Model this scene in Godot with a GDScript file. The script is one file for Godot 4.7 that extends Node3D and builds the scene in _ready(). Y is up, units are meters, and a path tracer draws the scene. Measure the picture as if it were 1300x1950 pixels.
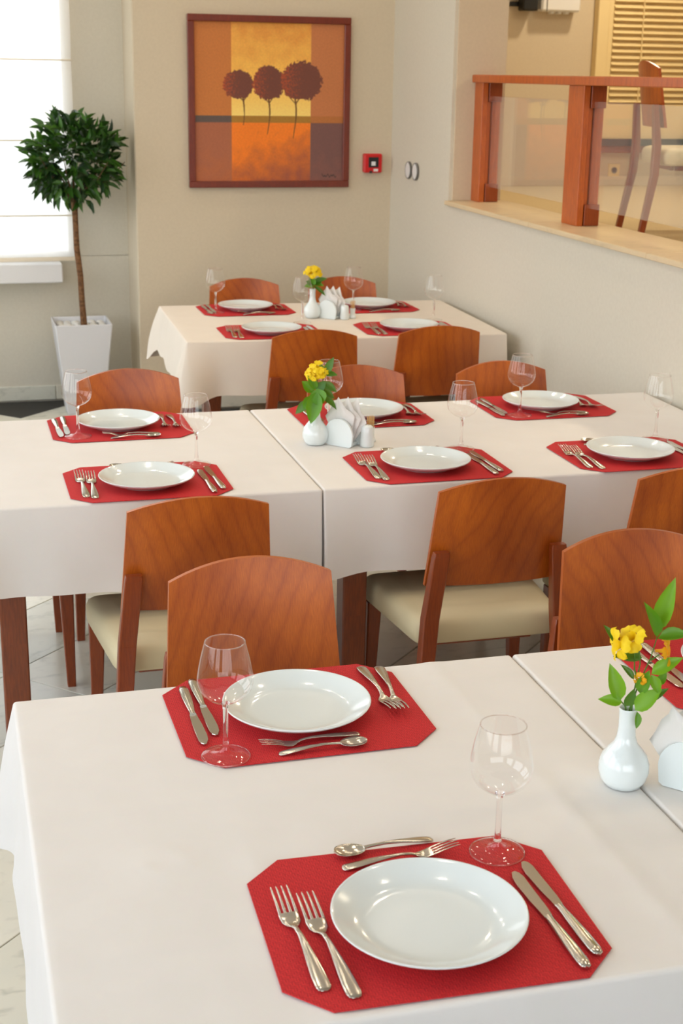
extends Node3D
# A hotel dining room: three rows of laid tables, a painting, a potted tree by the window,
# and a raised lounge behind a half wall with a glazed wooden balustrade. Metres, y up.

const TABLE_TOP := 0.75
const WALL_X := 2.475          # face of the half wall
const BACK_Z := -7.96          # face of the wall with the painting
const CEILING_Y := 3.6
const LEDGE_Y := 1.247
const LOUNGE_Y := 1.1          # floor of the raised lounge
const LOUNGE_Z := -9.8         # far wall of the lounge

var rng := RandomNumberGenerator.new()
var taken := {}
var M := {}                    # materials
var K := {}                    # shared meshes


# ------------------------------------------------------------------ mesh collector
class Geo:
	var v := PackedVector3Array()
	var t := PackedVector2Array()
	var s := PackedInt32Array()

	func tri(a: Vector3, b: Vector3, c: Vector3, g := 0, ua := Vector2.ZERO, ub := Vector2.ZERO, uc := Vector2.ZERO) -> void:
		v.append(a); v.append(b); v.append(c)
		t.append(ua); t.append(ub); t.append(uc)
		s.append(g)

	func quad(a: Vector3, b: Vector3, c: Vector3, d: Vector3, g := 0, ua := Vector2.ZERO, ub := Vector2.ZERO, uc := Vector2.ZERO, ud := Vector2.ZERO) -> void:
		tri(a, b, c, g, ua, ub, uc)
		tri(a, c, d, g, ua, uc, ud)

	# turned so that a closed shape's faces look outwards (front faces run clockwise)
	func outward() -> Geo:
		var vol := 0.0
		var o := v[0]
		for i in range(0, v.size(), 3):
			vol += (v[i] - o).dot((v[i + 1] - o).cross(v[i + 2] - o))
		if vol > 0.0:
			turn()
		return self

	func turn() -> void:
		for i in range(0, v.size(), 3):
			var a := v[i]
			v[i] = v[i + 1]
			v[i + 1] = a
			var b := t[i]
			t[i] = t[i + 1]
			t[i + 1] = b

	func join(o: Geo) -> void:
		v.append_array(o.v)
		t.append_array(o.t)
		s.append_array(o.s)

	func mesh() -> ArrayMesh:
		var st := SurfaceTool.new()
		st.begin(Mesh.PRIMITIVE_TRIANGLES)
		for i in s.size():
			st.set_smooth_group(s[i] if s[i] >= 0 else -1)
			for k in 3:
				st.set_uv(t[i * 3 + k])
				st.add_vertex(v[i * 3 + k].snapped(Vector3(1e-5, 1e-5, 1e-5)))
		st.generate_normals()
		st.index()
		return st.commit()

	func box(c: Vector3, size: Vector3, bevel := 0.003) -> void:
		var h := size / 2.0
		var b := minf(bevel, minf(h.x, minf(h.y, h.z)) * 0.45)
		var inner := h - Vector3(b, b, b)
		var ax := [Vector3(1, 0, 0), Vector3(0, 1, 0), Vector3(0, 0, 1)]
		var P := func(sg: Vector3, axis: int) -> Vector3:
			var q := Vector3(sg.x * inner.x, sg.y * inner.y, sg.z * inner.z)
			q[axis] = sg[axis] * h[axis]
			return c + q
		for a in 3:
			var u := (a + 1) % 3
			var w := (a + 2) % 3
			for sa in [-1.0, 1.0]:
				var q: Array[Vector3] = []
				for k in [[-1.0, -1.0], [1.0, -1.0], [1.0, 1.0], [-1.0, 1.0]]:
					var sg := Vector3.ZERO
					sg[a] = sa; sg[u] = k[0]; sg[w] = k[1]
					q.append(P.call(sg, a))
				face(q, ax[a] * sa)
		for a in 3:
			var u := (a + 1) % 3
			var w := (a + 2) % 3
			for su in [-1.0, 1.0]:
				for sw in [-1.0, 1.0]:
					var s0 := Vector3.ZERO
					var s1 := Vector3.ZERO
					s0[a] = -1.0; s1[a] = 1.0
					s0[u] = su; s1[u] = su; s0[w] = sw; s1[w] = sw
					var q: Array[Vector3] = [P.call(s0, u), P.call(s1, u), P.call(s1, w), P.call(s0, w)]
					face(q, ax[u] * su + ax[w] * sw)
		for sx in [-1.0, 1.0]:
			for sy in [-1.0, 1.0]:
				for sz in [-1.0, 1.0]:
					var sg := Vector3(sx, sy, sz)
					var q: Array[Vector3] = [P.call(sg, 0), P.call(sg, 1), P.call(sg, 2)]
					face(q, sg)

	# a flat face whose front looks along n
	func face(q: Array[Vector3], n: Vector3) -> void:
		var flip := (q[1] - q[0]).cross(q[2] - q[0]).dot(n) > 0.0
		for i in range(1, q.size() - 1):
			if flip:
				tri(q[0], q[i + 1], q[i], -1)
			else:
				tri(q[0], q[i], q[i + 1], -1)

	# rings of points joined one after the other; caps close the ends
	func loft(rings: Array, closed := true, cap_a := true, cap_b := true, g := 0) -> void:
		var n: int = rings[0].size()
		for i in rings.size() - 1:
			var a: PackedVector3Array = rings[i]
			var b: PackedVector3Array = rings[i + 1]
			for j in (n if closed else n - 1):
				var k := (j + 1) % n
				quad(a[j], a[k], b[k], b[j], g)
		if cap_a:
			fan(rings[0], g + 20, true)
		if cap_b:
			fan(rings[rings.size() - 1], g + 21, false)

	func fan(r: PackedVector3Array, g: int, rev: bool) -> void:
		var c := Vector3.ZERO
		for p in r:
			c += p
		c /= r.size()
		for j in r.size():
			var k := (j + 1) % r.size()
			if rev:
				tri(c, r[k], r[j], g)
			else:
				tri(c, r[j], r[k], g)

	func lathe(profile: Array, seg := 32, g := 0) -> void:
		# profile: [radius, height] from bottom to top outside (and back down inside)
		for i in profile.size() - 1:
			var a = profile[i]
			var b = profile[i + 1]
			for j in seg:
				var p := TAU * j / seg
				var q := TAU * (j + 1) / seg
				var a0 := Vector3(cos(p) * a[0], a[1], sin(p) * a[0])
				var a1 := Vector3(cos(q) * a[0], a[1], sin(q) * a[0])
				var b0 := Vector3(cos(p) * b[0], b[1], sin(p) * b[0])
				var b1 := Vector3(cos(q) * b[0], b[1], sin(q) * b[0])
				if a[0] < 1e-6:
					tri(a0, b1, b0, g)
				elif b[0] < 1e-6:
					tri(a0, a1, b0, g)
				else:
					quad(a0, a1, b1, b0, g)

	func tube(path: Array, radii: Array, seg := 8) -> void:
		var rings := []
		for i in path.size():
			var d: Vector3 = (path[mini(i + 1, path.size() - 1)] - path[maxi(i - 1, 0)]).normalized()
			var u := d.cross(Vector3(0.31, 0.2, 0.93)).normalized()
			var w := d.cross(u)
			var r := PackedVector3Array()
			for j in seg:
				var a := TAU * j / seg
				r.append(path[i] + (u * cos(a) + w * sin(a)) * radii[i])
			rings.append(r)
		loft(rings)

	# an outline in x and z, as thick as h, with its upper edge eased
	func slab(outline: PackedVector2Array, y0: float, h: float, ease := 0.0) -> void:
		var idx := Geometry2D.triangulate_polygon(outline)
		var n := outline.size()
		var c := Vector2.ZERO
		for p in outline:
			c += p / n
		var inn := PackedVector2Array()
		for p in outline:
			inn.append(p + (c - p).normalized() * ease)
		for i in range(0, idx.size(), 3):
			var q: Array[Vector3] = []
			var q2: Array[Vector3] = []
			for k in 3:
				var p := inn[idx[i + k]]
				var p2 := outline[idx[i + k]]
				q.append(Vector3(p.x, y0 + h, p.y))
				q2.append(Vector3(p2.x, y0, p2.y))
			face(q, Vector3.UP)
			face(q2, Vector3.DOWN)
		for i in n:
			var a := outline[i]
			var b := outline[(i + 1) % n]
			var out := (a + b) / 2.0 - c
			var q: Array[Vector3] = [Vector3(a.x, y0, a.y), Vector3(b.x, y0, b.y), Vector3(b.x, y0 + h - ease, b.y), Vector3(a.x, y0 + h - ease, a.y)]
			face(q, Vector3(out.x, 0, out.y))
			if ease > 0.0:
				var ia := inn[i]
				var ib := inn[(i + 1) % n]
				q = [Vector3(a.x, y0 + h - ease, a.y), Vector3(b.x, y0 + h - ease, b.y), Vector3(ib.x, y0 + h, ib.y), Vector3(ia.x, y0 + h, ia.y)]
				face(q, Vector3(out.x, out.length(), out.y))


# ------------------------------------------------------------------ nodes
func numbered(base: String) -> String:
	if not taken.has(base):
		taken[base] = 0
		return base
	taken[base] += 1
	return "%s_%03d" % [base, taken[base]]


func tag(o: Node3D, label: String, category: String, group := "") -> Node3D:
	o.set_meta("label", label)
	o.set_meta("category", category)
	if group:
		o.set_meta("group", group)
	return o


func thing(base: String, label: String, category: String, at := Vector3.ZERO, turn := 0.0, group := "") -> Node3D:
	var o := Node3D.new()
	o.name = numbered(base)
	add_child(o)
	o.position = at
	o.rotation.y = turn
	return tag(o, label, category, group)


func obj(base: String, mesh: Mesh, material: Material, parent: Node3D = null) -> MeshInstance3D:
	var o := MeshInstance3D.new()
	o.mesh = mesh
	o.material_override = material
	if parent:
		o.name = base
		parent.add_child(o, true)
	else:
		o.name = numbered(base)
		add_child(o)
	return o


func struct(base: String, mesh: Mesh, material: Material) -> MeshInstance3D:
	var o := obj(base, mesh, material)
	o.set_meta("kind", "structure")
	return o


func boxes(list: Array, bevel := 0.003) -> ArrayMesh:
	var g := Geo.new()
	for b in list:
		g.box((b[0] + b[1]) / 2.0, b[1] - b[0], bevel)
	return g.mesh()


func copy(o: Node3D, at: Vector3, turn: float, label: String) -> Node3D:
	var c: Node3D = o.duplicate()
	c.name = numbered(String(o.get_meta("base")))
	add_child(c)
	c.position = at
	c.rotation.y = turn
	c.set_meta("label", label)
	return c


# ------------------------------------------------------------------ textures and materials
func std(color: Color, rough := 0.6, metal := 0.0) -> StandardMaterial3D:
	var m := StandardMaterial3D.new()
	m.albedo_color = color
	m.roughness = rough
	m.metallic = metal
	return m


func picture(w: int, h: int, f: Callable) -> ImageTexture:
	var im := Image.create(w, h, false, Image.FORMAT_RGB8)
	for y in h:
		for x in w:
			im.set_pixel(x, y, f.call((x + 0.5) / w, (y + 0.5) / h))
	return ImageTexture.create_from_image(im)


func noise(seed_: int, freq: float, octaves := 4) -> FastNoiseLite:
	var n := FastNoiseLite.new()
	n.seed = seed_
	n.noise_type = FastNoiseLite.TYPE_SIMPLEX_SMOOTH
	n.frequency = freq
	n.fractal_octaves = octaves
	return n


func noise_texture(seed_: int, freq: float, ramp: Array, size := 512, octaves := 4) -> NoiseTexture2D:
	var t := NoiseTexture2D.new()
	t.width = size
	t.height = size
	t.seamless = true
	t.noise = noise(seed_, freq, octaves)
	var g := Gradient.new()
	var at := PackedFloat32Array()
	var col := PackedColorArray()
	for r in ramp:
		at.append(r[0])
		col.append(r[1])
	g.offsets = at
	g.colors = col
	t.color_ramp = g
	return t


# beech veneer, grain upwards, with one or two flame figures
func veneer(seed_: int, centre: float, reach: float, tilt: float, dark: Color, light: Color) -> ImageTexture:
	var wob := noise(seed_, 1.4, 2)
	var fine := noise(seed_ + 5, 1.0, 3)
	var broad := noise(seed_ + 9, 1.1, 2)
	return picture(384, 320, func(u: float, v: float) -> Color:
		var x := u - centre + tilt * (v - 0.5) + 0.045 * wob.get_noise_2d(u * 0.8, v * 0.7)
		# flame figure: nested arches that straighten out towards the sides
		var arch := pow(maxf(0.0, v - reach), 1.5) * exp(-pow(x / 0.20, 2.0))
		var ring := (absf(x) + 0.004) * 9.0 + arch * 3.2 + 0.22 * wob.get_noise_2d(u * 1.1 + 7.0, v * 1.3)
		var line := pow(1.0 - absf(fmod(ring, 1.0) * 2.0 - 1.0), 3.0)
		var pores := fine.get_noise_2d(u * 230.0, v * 8.0)
		var k := 0.55 + 0.34 * broad.get_noise_2d(u * 1.6, v * 0.9) - 0.20 * line + 0.26 * pores
		return dark.lerp(light, clampf(k, 0.0, 1.0)))


func triplanar(m: StandardMaterial3D, scale: float, world := false) -> StandardMaterial3D:
	m.uv1_triplanar = true
	m.uv1_world_triplanar = world
	m.uv1_scale = Vector3(scale, scale, scale)
	return m


func make_materials() -> void:
	# tablecloth: plain off-white cotton with a fine weave
	var weave := picture(64, 64, func(u: float, v: float) -> Color:
		var k := 0.5 + 0.25 * sin(u * TAU * 16.0) * (1.0 if fmod(floorf(v * 32.0), 2.0) < 1.0 else -1.0) + 0.2 * sin(v * TAU * 16.0)
		return Color(k, k, k))
	var cloth_tone := noise_texture(3, 0.012, [[0.0, Color(0.985, 0.983, 0.98)], [1.0, Color(1, 1, 1)]], 256)
	for c in [["cloth", Color(0.925, 0.910, 0.890)], ["cloth_cream", Color(0.925, 0.885, 0.830)]]:
		var m := triplanar(std(c[1], 0.85), 1.6)
		m.albedo_texture = cloth_tone
		m.rim_enabled = true
		m.rim = 0.15
		M[c[0]] = m
	# placemat: red woven paper with a small basket pattern
	var basket := noise(21, 0.35, 2)
	var check := func(u: float, v: float) -> float:
		var cx := floorf(u * 24.0)
		var cy := floorf(v * 24.0)
		var odd := fmod(cx + cy, 2.0) < 1.0
		var s := u * 24.0 - cx if odd else v * 24.0 - cy
		return 0.5 + 0.5 * sin(s * TAU * 2.0) * 0.6 + 0.25 * basket.get_noise_2d(u * 90.0, v * 90.0)
	var mat_color := picture(256, 256, func(u: float, v: float) -> Color:
		var k: float = clampf(check.call(u, v), 0.0, 1.0)
		return Color(0.66, 0.055, 0.085).lerp(Color(0.89, 0.16, 0.175), k))
	var mat_relief := picture(256, 256, func(u: float, v: float) -> Color:
		var k: float = clampf(check.call(u, v), 0.0, 1.0)
		return Color(k, k, k))
	var pm := triplanar(std(Color(1, 1, 1), 0.8), 6.0)
	pm.albedo_texture = mat_color
	pm.heightmap_enabled = true
	pm.heightmap_texture = mat_relief
	pm.heightmap_scale = 0.04
	M.placemat = pm
	# porcelain, steel, glass
	M.porcelain = std(Color(0.90, 0.935, 0.935), 0.16)
	M.porcelain.clearcoat_enabled = true
	M.porcelain.clearcoat = 0.6
	M.porcelain.clearcoat_roughness = 0.04
	M.steel = std(Color(0.79, 0.775, 0.735), 0.18, 1.0)
	var gl := std(Color(1.0, 0.99, 0.985, 0.0), 0.0)
	gl.transparency = BaseMaterial3D.TRANSPARENCY_ALPHA
	gl.refraction_enabled = true
	gl.refraction_scale = 0.05
	M.glass = gl
	var thin := std(Color(1.0, 1.0, 1.0, 0.0), 0.0)       # the blown bowl is thin sheet glass
	thin.transparency = BaseMaterial3D.TRANSPARENCY_ALPHA
	M.thin_glass = thin
	var pane := std(Color(0.96, 0.97, 0.95, 0.06), 0.02)
	pane.transparency = BaseMaterial3D.TRANSPARENCY_ALPHA
	M.pane = pane
	# woods
	var d := Color(0.55, 0.225, 0.03)
	var l := Color(0.84, 0.45, 0.11)
	var veneers := [[11, 0.42, 0.15, 0.10, d, l], [23, 0.68, 0.45, -0.30, d, l], [37, 0.2, 0.05, 0.35, d, l], [49, 0.55, 0.62, -0.08, d, l]]
	for i in veneers.size():
		var a: Array = veneers[i]
		var m := std(Color(1, 1, 1), 0.36)
		m.albedo_texture = veneer(a[0], a[1], a[2], a[3], a[4], a[5])
		m.clearcoat_enabled = true
		m.clearcoat = 0.2
		m.clearcoat_roughness = 0.25
		M["veneer_%d" % i] = m
	var streak := noise(71, 1.0, 3)
	var grain := picture(256, 256, func(u: float, v: float) -> Color:
		var k := 0.5 + 0.5 * streak.get_noise_2d(u * 60.0, v * 5.0) + 0.25 * streak.get_noise_2d(u * 9.0 + 40.0, v * 1.5)
		return Color(0.78, 0.74, 0.70).lerp(Color(1, 1, 1), clampf(k, 0.0, 1.0)))
	for w in [["wood", Color(0.62, 0.27, 0.07)], ["wood_table", Color(0.56, 0.26, 0.08)], ["wood_rail", Color(0.80, 0.395, 0.11)], ["wood_frame", Color(0.50, 0.17, 0.06)]]:
		var m := triplanar(std(w[1], 0.38), 3.0)
		m.albedo_texture = grain
		m.clearcoat_enabled = true
		m.clearcoat = 0.3
		m.clearcoat_roughness = 0.25
		M[w[0]] = m
	M.leatherette = std(Color(0.88, 0.83, 0.68), 0.5)
	# walls: fine linen wallpaper
	var paper := noise_texture(5, 0.09, [[0.0, Color(0.975, 0.973, 0.97)], [1.0, Color(1, 1, 1)]], 256, 5)
	for w in [["wall", Color(0.835, 0.785, 0.690)], ["wall_lounge", Color(0.835, 0.775, 0.675)], ["wall_white", Color(0.90, 0.89, 0.87)], ["wall_pale", Color(0.845, 0.822, 0.760)]]:
		var m := triplanar(std(w[1], 0.9), 2.0, true)
		m.albedo_texture = paper
		M[w[0]] = m
	# marble
	var vein := noise(13, 0.8, 5)
	var marble := picture(512, 512, func(u: float, v: float) -> Color:
		# wraps round by blending two shifted copies
		var f := func(a: float, b: float) -> float:
			var n := vein.get_noise_2d(a * 5.0 + b * 2.0, b * 9.0)
			return 1.0 - pow(1.0 - absf(n), 7.0) * (0.55 + 0.45 * vein.get_noise_2d(a * 14.0 + 9.0, b * 14.0))
		var k: float = lerpf(lerpf(f.call(u, v), f.call(u - 1.0, v), u), lerpf(f.call(u, v - 1.0), f.call(u - 1.0, v - 1.0), u), v)
		return Color(0.71, 0.72, 0.67).lerp(Color(0.925, 0.915, 0.87), clampf(k * 1.25, 0.0, 1.0)))
	for i in 4:
		var m := triplanar(std([Color(0.97, 0.97, 0.95), Color(1, 1, 0.985), Color(0.93, 0.935, 0.92), Color(0.985, 0.97, 0.94)][i], 0.24), 0.75, true)
		m.albedo_texture = marble
		m.uv1_offset = Vector3(0.37 * i, 0.21 * i, 0.63 * i)
		M["marble_%d" % i] = m
	M.ledge = triplanar(std(Color(0.93, 0.845, 0.72), 0.3), 0.5, true)
	M.ledge.albedo_texture = marble
	M.grout = std(Color(0.22, 0.215, 0.20), 0.9)
	# the rest
	M.white = std(Color(0.90, 0.90, 0.90), 0.5)
	M.ceiling = std(Color(0.93, 0.925, 0.91), 0.9)
	M.pot = std(Color(0.87, 0.875, 0.89), 0.35)
	M.pebble = std(Color(0.91, 0.905, 0.885), 0.7)
	var bark := noise_texture(17, 0.05, [[0.0, Color(0.30, 0.20, 0.12)], [0.5, Color(0.47, 0.33, 0.21)], [1.0, Color(0.58, 0.43, 0.29)]], 128)
	M.bark = triplanar(std(Color(1, 1, 1), 0.9), 6.0)
	M.bark.albedo_texture = bark
	M.branch = std(Color(0.36, 0.27, 0.16), 0.85)
	var greens := [Color(0.12, 0.26, 0.09), Color(0.19, 0.36, 0.10), Color(0.08, 0.19, 0.09), Color(0.25, 0.43, 0.12)]
	for i in 4:
		var m := std(greens[i], 0.38)
		m.backlight_enabled = true
		m.backlight = Color(0.16, 0.24, 0.06)
		M["bay_%d" % i] = m
	for c in [["leaf_bright", Color(0.43, 0.65, 0.08)], ["leaf_mid", Color(0.33, 0.57, 0.07)], ["leaf_dark", Color(0.20, 0.42, 0.07)]]:
		var m := std(c[1], 0.42)
		m.backlight_enabled = true
		m.backlight = Color(0.35, 0.42, 0.05)
		M[c[0]] = m
	M.stem = std(Color(0.30, 0.46, 0.12), 0.6)
	for c in [["petal", Color(0.98, 0.85, 0.03)], ["petal_deep", Color(0.97, 0.70, 0.03)]]:
		var m := std(c[1], 0.6)
		m.backlight_enabled = true
		m.backlight = Color(0.5, 0.40, 0.0)
		M[c[0]] = m
	M.napkin = std(Color(0.93, 0.925, 0.91), 0.9)
	M.napkin.backlight_enabled = true
	M.napkin.backlight = Color(0.4, 0.4, 0.39)
	M.toothpick = std(Color(0.86, 0.70, 0.47), 0.8)
	M.blind = std(Color(0.95, 0.94, 0.92, 0.55), 0.95)      # sheer cloth
	M.blind.transparency = BaseMaterial3D.TRANSPARENCY_ALPHA
	M.blind.backlight_enabled = true
	M.blind.backlight = Color(1.0, 0.99, 0.97)
	M.blind_seam = std(Color(0.90, 0.85, 0.76), 0.9)
	M.red_plastic = std(Color(0.80, 0.07, 0.08), 0.35)
	M.dark_plastic = std(Color(0.09, 0.09, 0.09), 0.4)
	M.grey_plastic = std(Color(0.42, 0.41, 0.40), 0.4)
	M.slat = std(Color(0.93, 0.84, 0.63), 0.6)
	M.carpet = triplanar(std(Color(0.86, 0.77, 0.60), 0.95), 4.0, true)
	M.carpet.albedo_texture = noise_texture(8, 0.2, [[0.0, Color(0.85, 0.85, 0.85)], [1.0, Color(1, 1, 1)]], 128)
	M.lamp_glow = std(Color(1, 0.95, 0.86), 0.6)
	M.lamp_glow.emission_enabled = true
	M.lamp_glow.emission = Color(1.0, 0.88, 0.70)
	M.lamp_glow.emission_energy_multiplier = 9.0
	M.asphalt = std(Color(0.75, 0.74, 0.71), 0.95)


# ------------------------------------------------------------------ start
func _ready() -> void:
	rng.seed = 20240
	var cam := Camera3D.new()
	cam.name = "camera"
	add_child(cam)
	cam.position = Vector3(0, 1.85, 0)
	cam.rotation_degrees = Vector3(-17.0373, -15.5632, 0.9385)
	cam.fov = 39.4162
	cam.near = 0.05
	cam.far = 200.0
	var lens := CameraAttributesPhysical.new()
	lens.frustum_focal_length = 33.5017   # with a 24 mm high sensor: 39.416 degrees
	lens.exposure_aperture = 6.3
	lens.frustum_focus_distance = 2.9
	cam.attributes = lens
	var we := WorldEnvironment.new()
	we.name = "environment"
	var env := Environment.new()
	env.background_mode = Environment.BG_SKY
	var sky := ProceduralSkyMaterial.new()        # bright even overcast
	sky.sky_top_color = Color(0.85, 0.91, 0.98)
	sky.sky_horizon_color = Color(1.0, 0.99, 0.975)
	sky.ground_horizon_color = Color(0.80, 0.80, 0.79)
	sky.ground_bottom_color = Color(0.62, 0.61, 0.59)
	sky.sky_curve = 0.2
	sky.energy_multiplier = 1.0
	env.sky = Sky.new()
	env.sky.sky_material = sky
	env.background_energy_multiplier = 11.0
	env.tonemap_mode = Environment.TONE_MAPPER_LINEAR
	env.tonemap_exposure = 0.465
	env.sdfgi_enabled = true
	env.ssao_enabled = true
	env.ssil_enabled = true
	we.environment = env
	add_child(we)

	make_materials()
	build_room()
	build_lounge()
	build_lamps()
	build_tables()
	build_chairs()
	build_settings()
	build_centrepieces()
	build_wall_things()
	build_tree()


# ------------------------------------------------------------------ the room
func build_room() -> void:
	var floor_ := struct("floor", boxes([[Vector3(-2.3, -0.12, -8.5), Vector3(2.75, -0.009, 3.0)]]), M.grout)
	# marble tiles laid on the diagonal, 0.336 by 0.672
	var a := 0.3362
	var g := Geo.new()
	g.box(Vector3.ZERO, Vector3(2 * a - 0.0035, 0.009, a - 0.0035), 0.0012)
	var tile := g.mesh()
	var i := 0
	for r in range(-40, 40):
		for c in range(-20, 20):
			# rows run along (1, 0, -1); their joints lie at x + z = -2.80 - 0.4755 n
			var q := (-2.80 / sqrt(2.0)) + (r + 0.5) * a
			var p := 2.55 / sqrt(2.0) + (c + 0.5) * 2.0 * a
			var x := (q + p) / sqrt(2.0)
			var z := (q - p) / sqrt(2.0)
			if x < -0.9 or x > 2.44 or z > -1.6 or z < -8.2 or (x > 1.0 and z < -7.75) or x < -1.3:
				continue
			var o := obj("tile", tile, M["marble_%d" % ((r * 7 + c * 5 + r * c) & 3)], floor_)
			o.position = Vector3(x, -0.0045, z)
			o.rotation.y = PI / 4
			i += 1

	struct("ceiling", boxes([[Vector3(-2.4, CEILING_Y, -10.0), Vector3(8.0, CEILING_Y + 0.2, 3.2)]]), M.ceiling)
	struct("wall_back", boxes([[Vector3(1.026, -0.1, -8.62), Vector3(2.75, CEILING_Y, BACK_Z)]], 0.006), M.wall)
	# half wall with its full-height pier next to the painting
	struct("wall_right", boxes([[Vector3(WALL_X, -0.1, BACK_Z - 0.2), Vector3(2.75, CEILING_Y, -6.97)], [Vector3(WALL_X, -0.1, -6.97), Vector3(2.75, LEDGE_Y - 0.022, 3.0)]], 0.0003), M.wall_pale)
	struct("wall_pier_reveal", boxes([[Vector3(2.492, LEDGE_Y, -6.98), Vector3(2.752, CEILING_Y, -6.962)]], 0.002), M.wall_lounge)
	# street front behind the photographer, glazed from knee height
	struct("wall_front", boxes([[Vector3(-2.4, -0.1, 3.0), Vector3(8.0, 0.70, 3.2)], [Vector3(-2.4, 3.1, 3.0), Vector3(8.0, CEILING_Y, 3.2)], [Vector3(-2.4, 0.69, 3.0), Vector3(-1.9, 3.11, 3.2)], [Vector3(2.3, 0.69, 3.0), Vector3(8.0, 3.11, 3.2)]]), M.wall)
	window("window_6", Vector3(0.2, 0, 3.1), 0.0, 4.2, 0.70, 3.1, 4)
	struct("baseboard_back", boxes([[Vector3(1.03, 0, BACK_Z), Vector3(WALL_X, 0.085, BACK_Z + 0.014)]]), M.marble_3)
	struct("baseboard_right", boxes([[Vector3(WALL_X - 0.014, 0, BACK_Z + 0.014), Vector3(WALL_X, 0.085, 3.0)]]), M.marble_3)
	# recess with the window that the tree stands in front of
	var wz := -8.36
	var op := [-1.5, 0.71, 0.835, 2.95]      # opening: x0, x1, y0, y1
	struct("wall_window", boxes([
		[Vector3(-2.4, -0.1, wz - 0.26), Vector3(1.03, op[2], wz)], [Vector3(-2.4, op[3], wz - 0.26), Vector3(1.03, CEILING_Y, wz)],
		[Vector3(op[1], op[2] - 0.01, wz - 0.26), Vector3(1.03, op[3] + 0.01, wz)], [Vector3(-2.4, op[2] - 0.01, wz - 0.26), Vector3(op[0], op[3] + 0.01, wz)]], 0.004), M.wall_pale)
	var bb := struct("baseboard_window", boxes([[Vector3(-2.2, 0, wz), Vector3(-0.3, 0.085, wz + 0.014)]]), M.marble_3)
	for k in 3:
		obj("stone", boxes([[Vector3(-0.298 + 0.44 * k, 0, wz), Vector3(0.138 + 0.44 * k, 0.085, wz + 0.014)]]), M["marble_%d" % ((k + 1) % 4)], bb)
	window("window_1", Vector3((op[0] + op[1]) / 2.0, 0, wz - 0.045), 0.0, op[1] - op[0], op[2], op[3], 1)
	# window sill and roman blind
	tag(struct("trim_1", boxes([[Vector3(-1.7, 0.700, wz), Vector3(0.636, 0.806, wz + 0.16)]], 0.006), M.white), "white boxed window sill below the roman blind", "sill")
	var bl := thing("roman_blind", "white translucent roman blind pulled down over the window behind the potted tree", "blind", Vector3(0, 0, wz + 0.03))
	var cuts := [0.825, 1.061, 1.471, 1.899, 2.33, 2.76, 3.05]
	for k in cuts.size() - 1:
		var gp := Geo.new()
		var rings := []
		for j in 7:
			var t := j / 6.0
			var y := lerpf(cuts[k] + 0.004, cuts[k + 1] - 0.004, t)
			var z := 0.012 * sin(t * PI)
			rings.append(PackedVector3Array([Vector3(-1.55, y, z), Vector3(0.737, y, z), Vector3(0.737, y, z - 0.0012), Vector3(-1.55, y, z - 0.0012)]))
		gp.loft(rings, true, true, true, -1)
		obj("fabric_panel", gp.outward().mesh(), M.blind, bl)
		obj("seam_rod", boxes([[Vector3(-1.55, cuts[k] - 0.004, -0.004), Vector3(0.737, cuts[k] + 0.004, 0.003)]], 0.002), M.blind_seam, bl)
	obj("hem_bar", boxes([[Vector3(-1.55, 0.806, -0.004), Vector3(0.737, 0.824, 0.004)]], 0.002), M.blind_seam, bl)
	obj("head_rail", boxes([[Vector3(-1.55, 3.05, -0.02), Vector3(0.737, 3.11, 0.03)]]), M.white, bl)

	# the long window wall beside the tables
	var wins := [[-7.7, -5.7], [-5.2, -3.2], [-2.7, -0.7], [-0.2, 1.8]]
	var list := [[Vector3(-2.5, -0.1, -8.6), Vector3(-2.3, 0.75, 3.1)], [Vector3(-2.5, 3.0, -8.6), Vector3(-2.3, CEILING_Y, 3.1)]]
	var z0 := -8.6
	for w in wins + [[3.1, 3.1]]:
		list.append([Vector3(-2.5, 0.74, z0), Vector3(-2.3, 3.01, w[0])])
		z0 = w[1]
	struct("wall_left", boxes(list), M.wall)
	for k in wins.size():
		window("window_%d" % (k + 2), Vector3(-2.4, 0, (wins[k][0] + wins[k][1]) / 2.0), PI / 2, 2.0, 0.75, 3.0, 2)
	struct("ground_outside", boxes([[Vector3(-40, -0.5, -50), Vector3(-2.5, -0.3, 40)], [Vector3(-2.5, -0.5, -50), Vector3(40, -0.3, -10.2)], [Vector3(-2.5, -0.5, 3.2), Vector3(40, -0.3, 40)]]), M.asphalt)


func window(named: String, at: Vector3, turn: float, w: float, y0: float, y1: float, lights: int) -> void:
	var root := Node3D.new()
	root.name = named
	add_child(root)
	root.position = at
	root.rotation.y = turn
	root.set_meta("kind", "structure")
	var f := 0.05 if lights > 1 else 0.022
	obj("window_frame", boxes([[Vector3(-w / 2, y0, -0.03), Vector3(w / 2, y0 + f, 0.03)], [Vector3(-w / 2, y1 - f, -0.03), Vector3(w / 2, y1, 0.03)],
		[Vector3(-w / 2, y0, -0.03), Vector3(-w / 2 + f, y1, 0.03)], [Vector3(w / 2 - f, y0, -0.03), Vector3(w / 2, y1, 0.03)]]), M.white, root)
	var step := (w - 2 * f) / lights
	for k in lights:
		var x := -w / 2 + f + step * k
		if k:
			obj("mullion", boxes([[Vector3(x - 0.025, y0 + f, -0.025), Vector3(x + 0.025, y1 - f, 0.025)]]), M.white, root)
		obj("pane", boxes([[Vector3(x + 0.02, y0 + 0.04, -0.003), Vector3(x + step - 0.02, y1 - 0.04, 0.003)]], 0.0005), M.pane, root)


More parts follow.
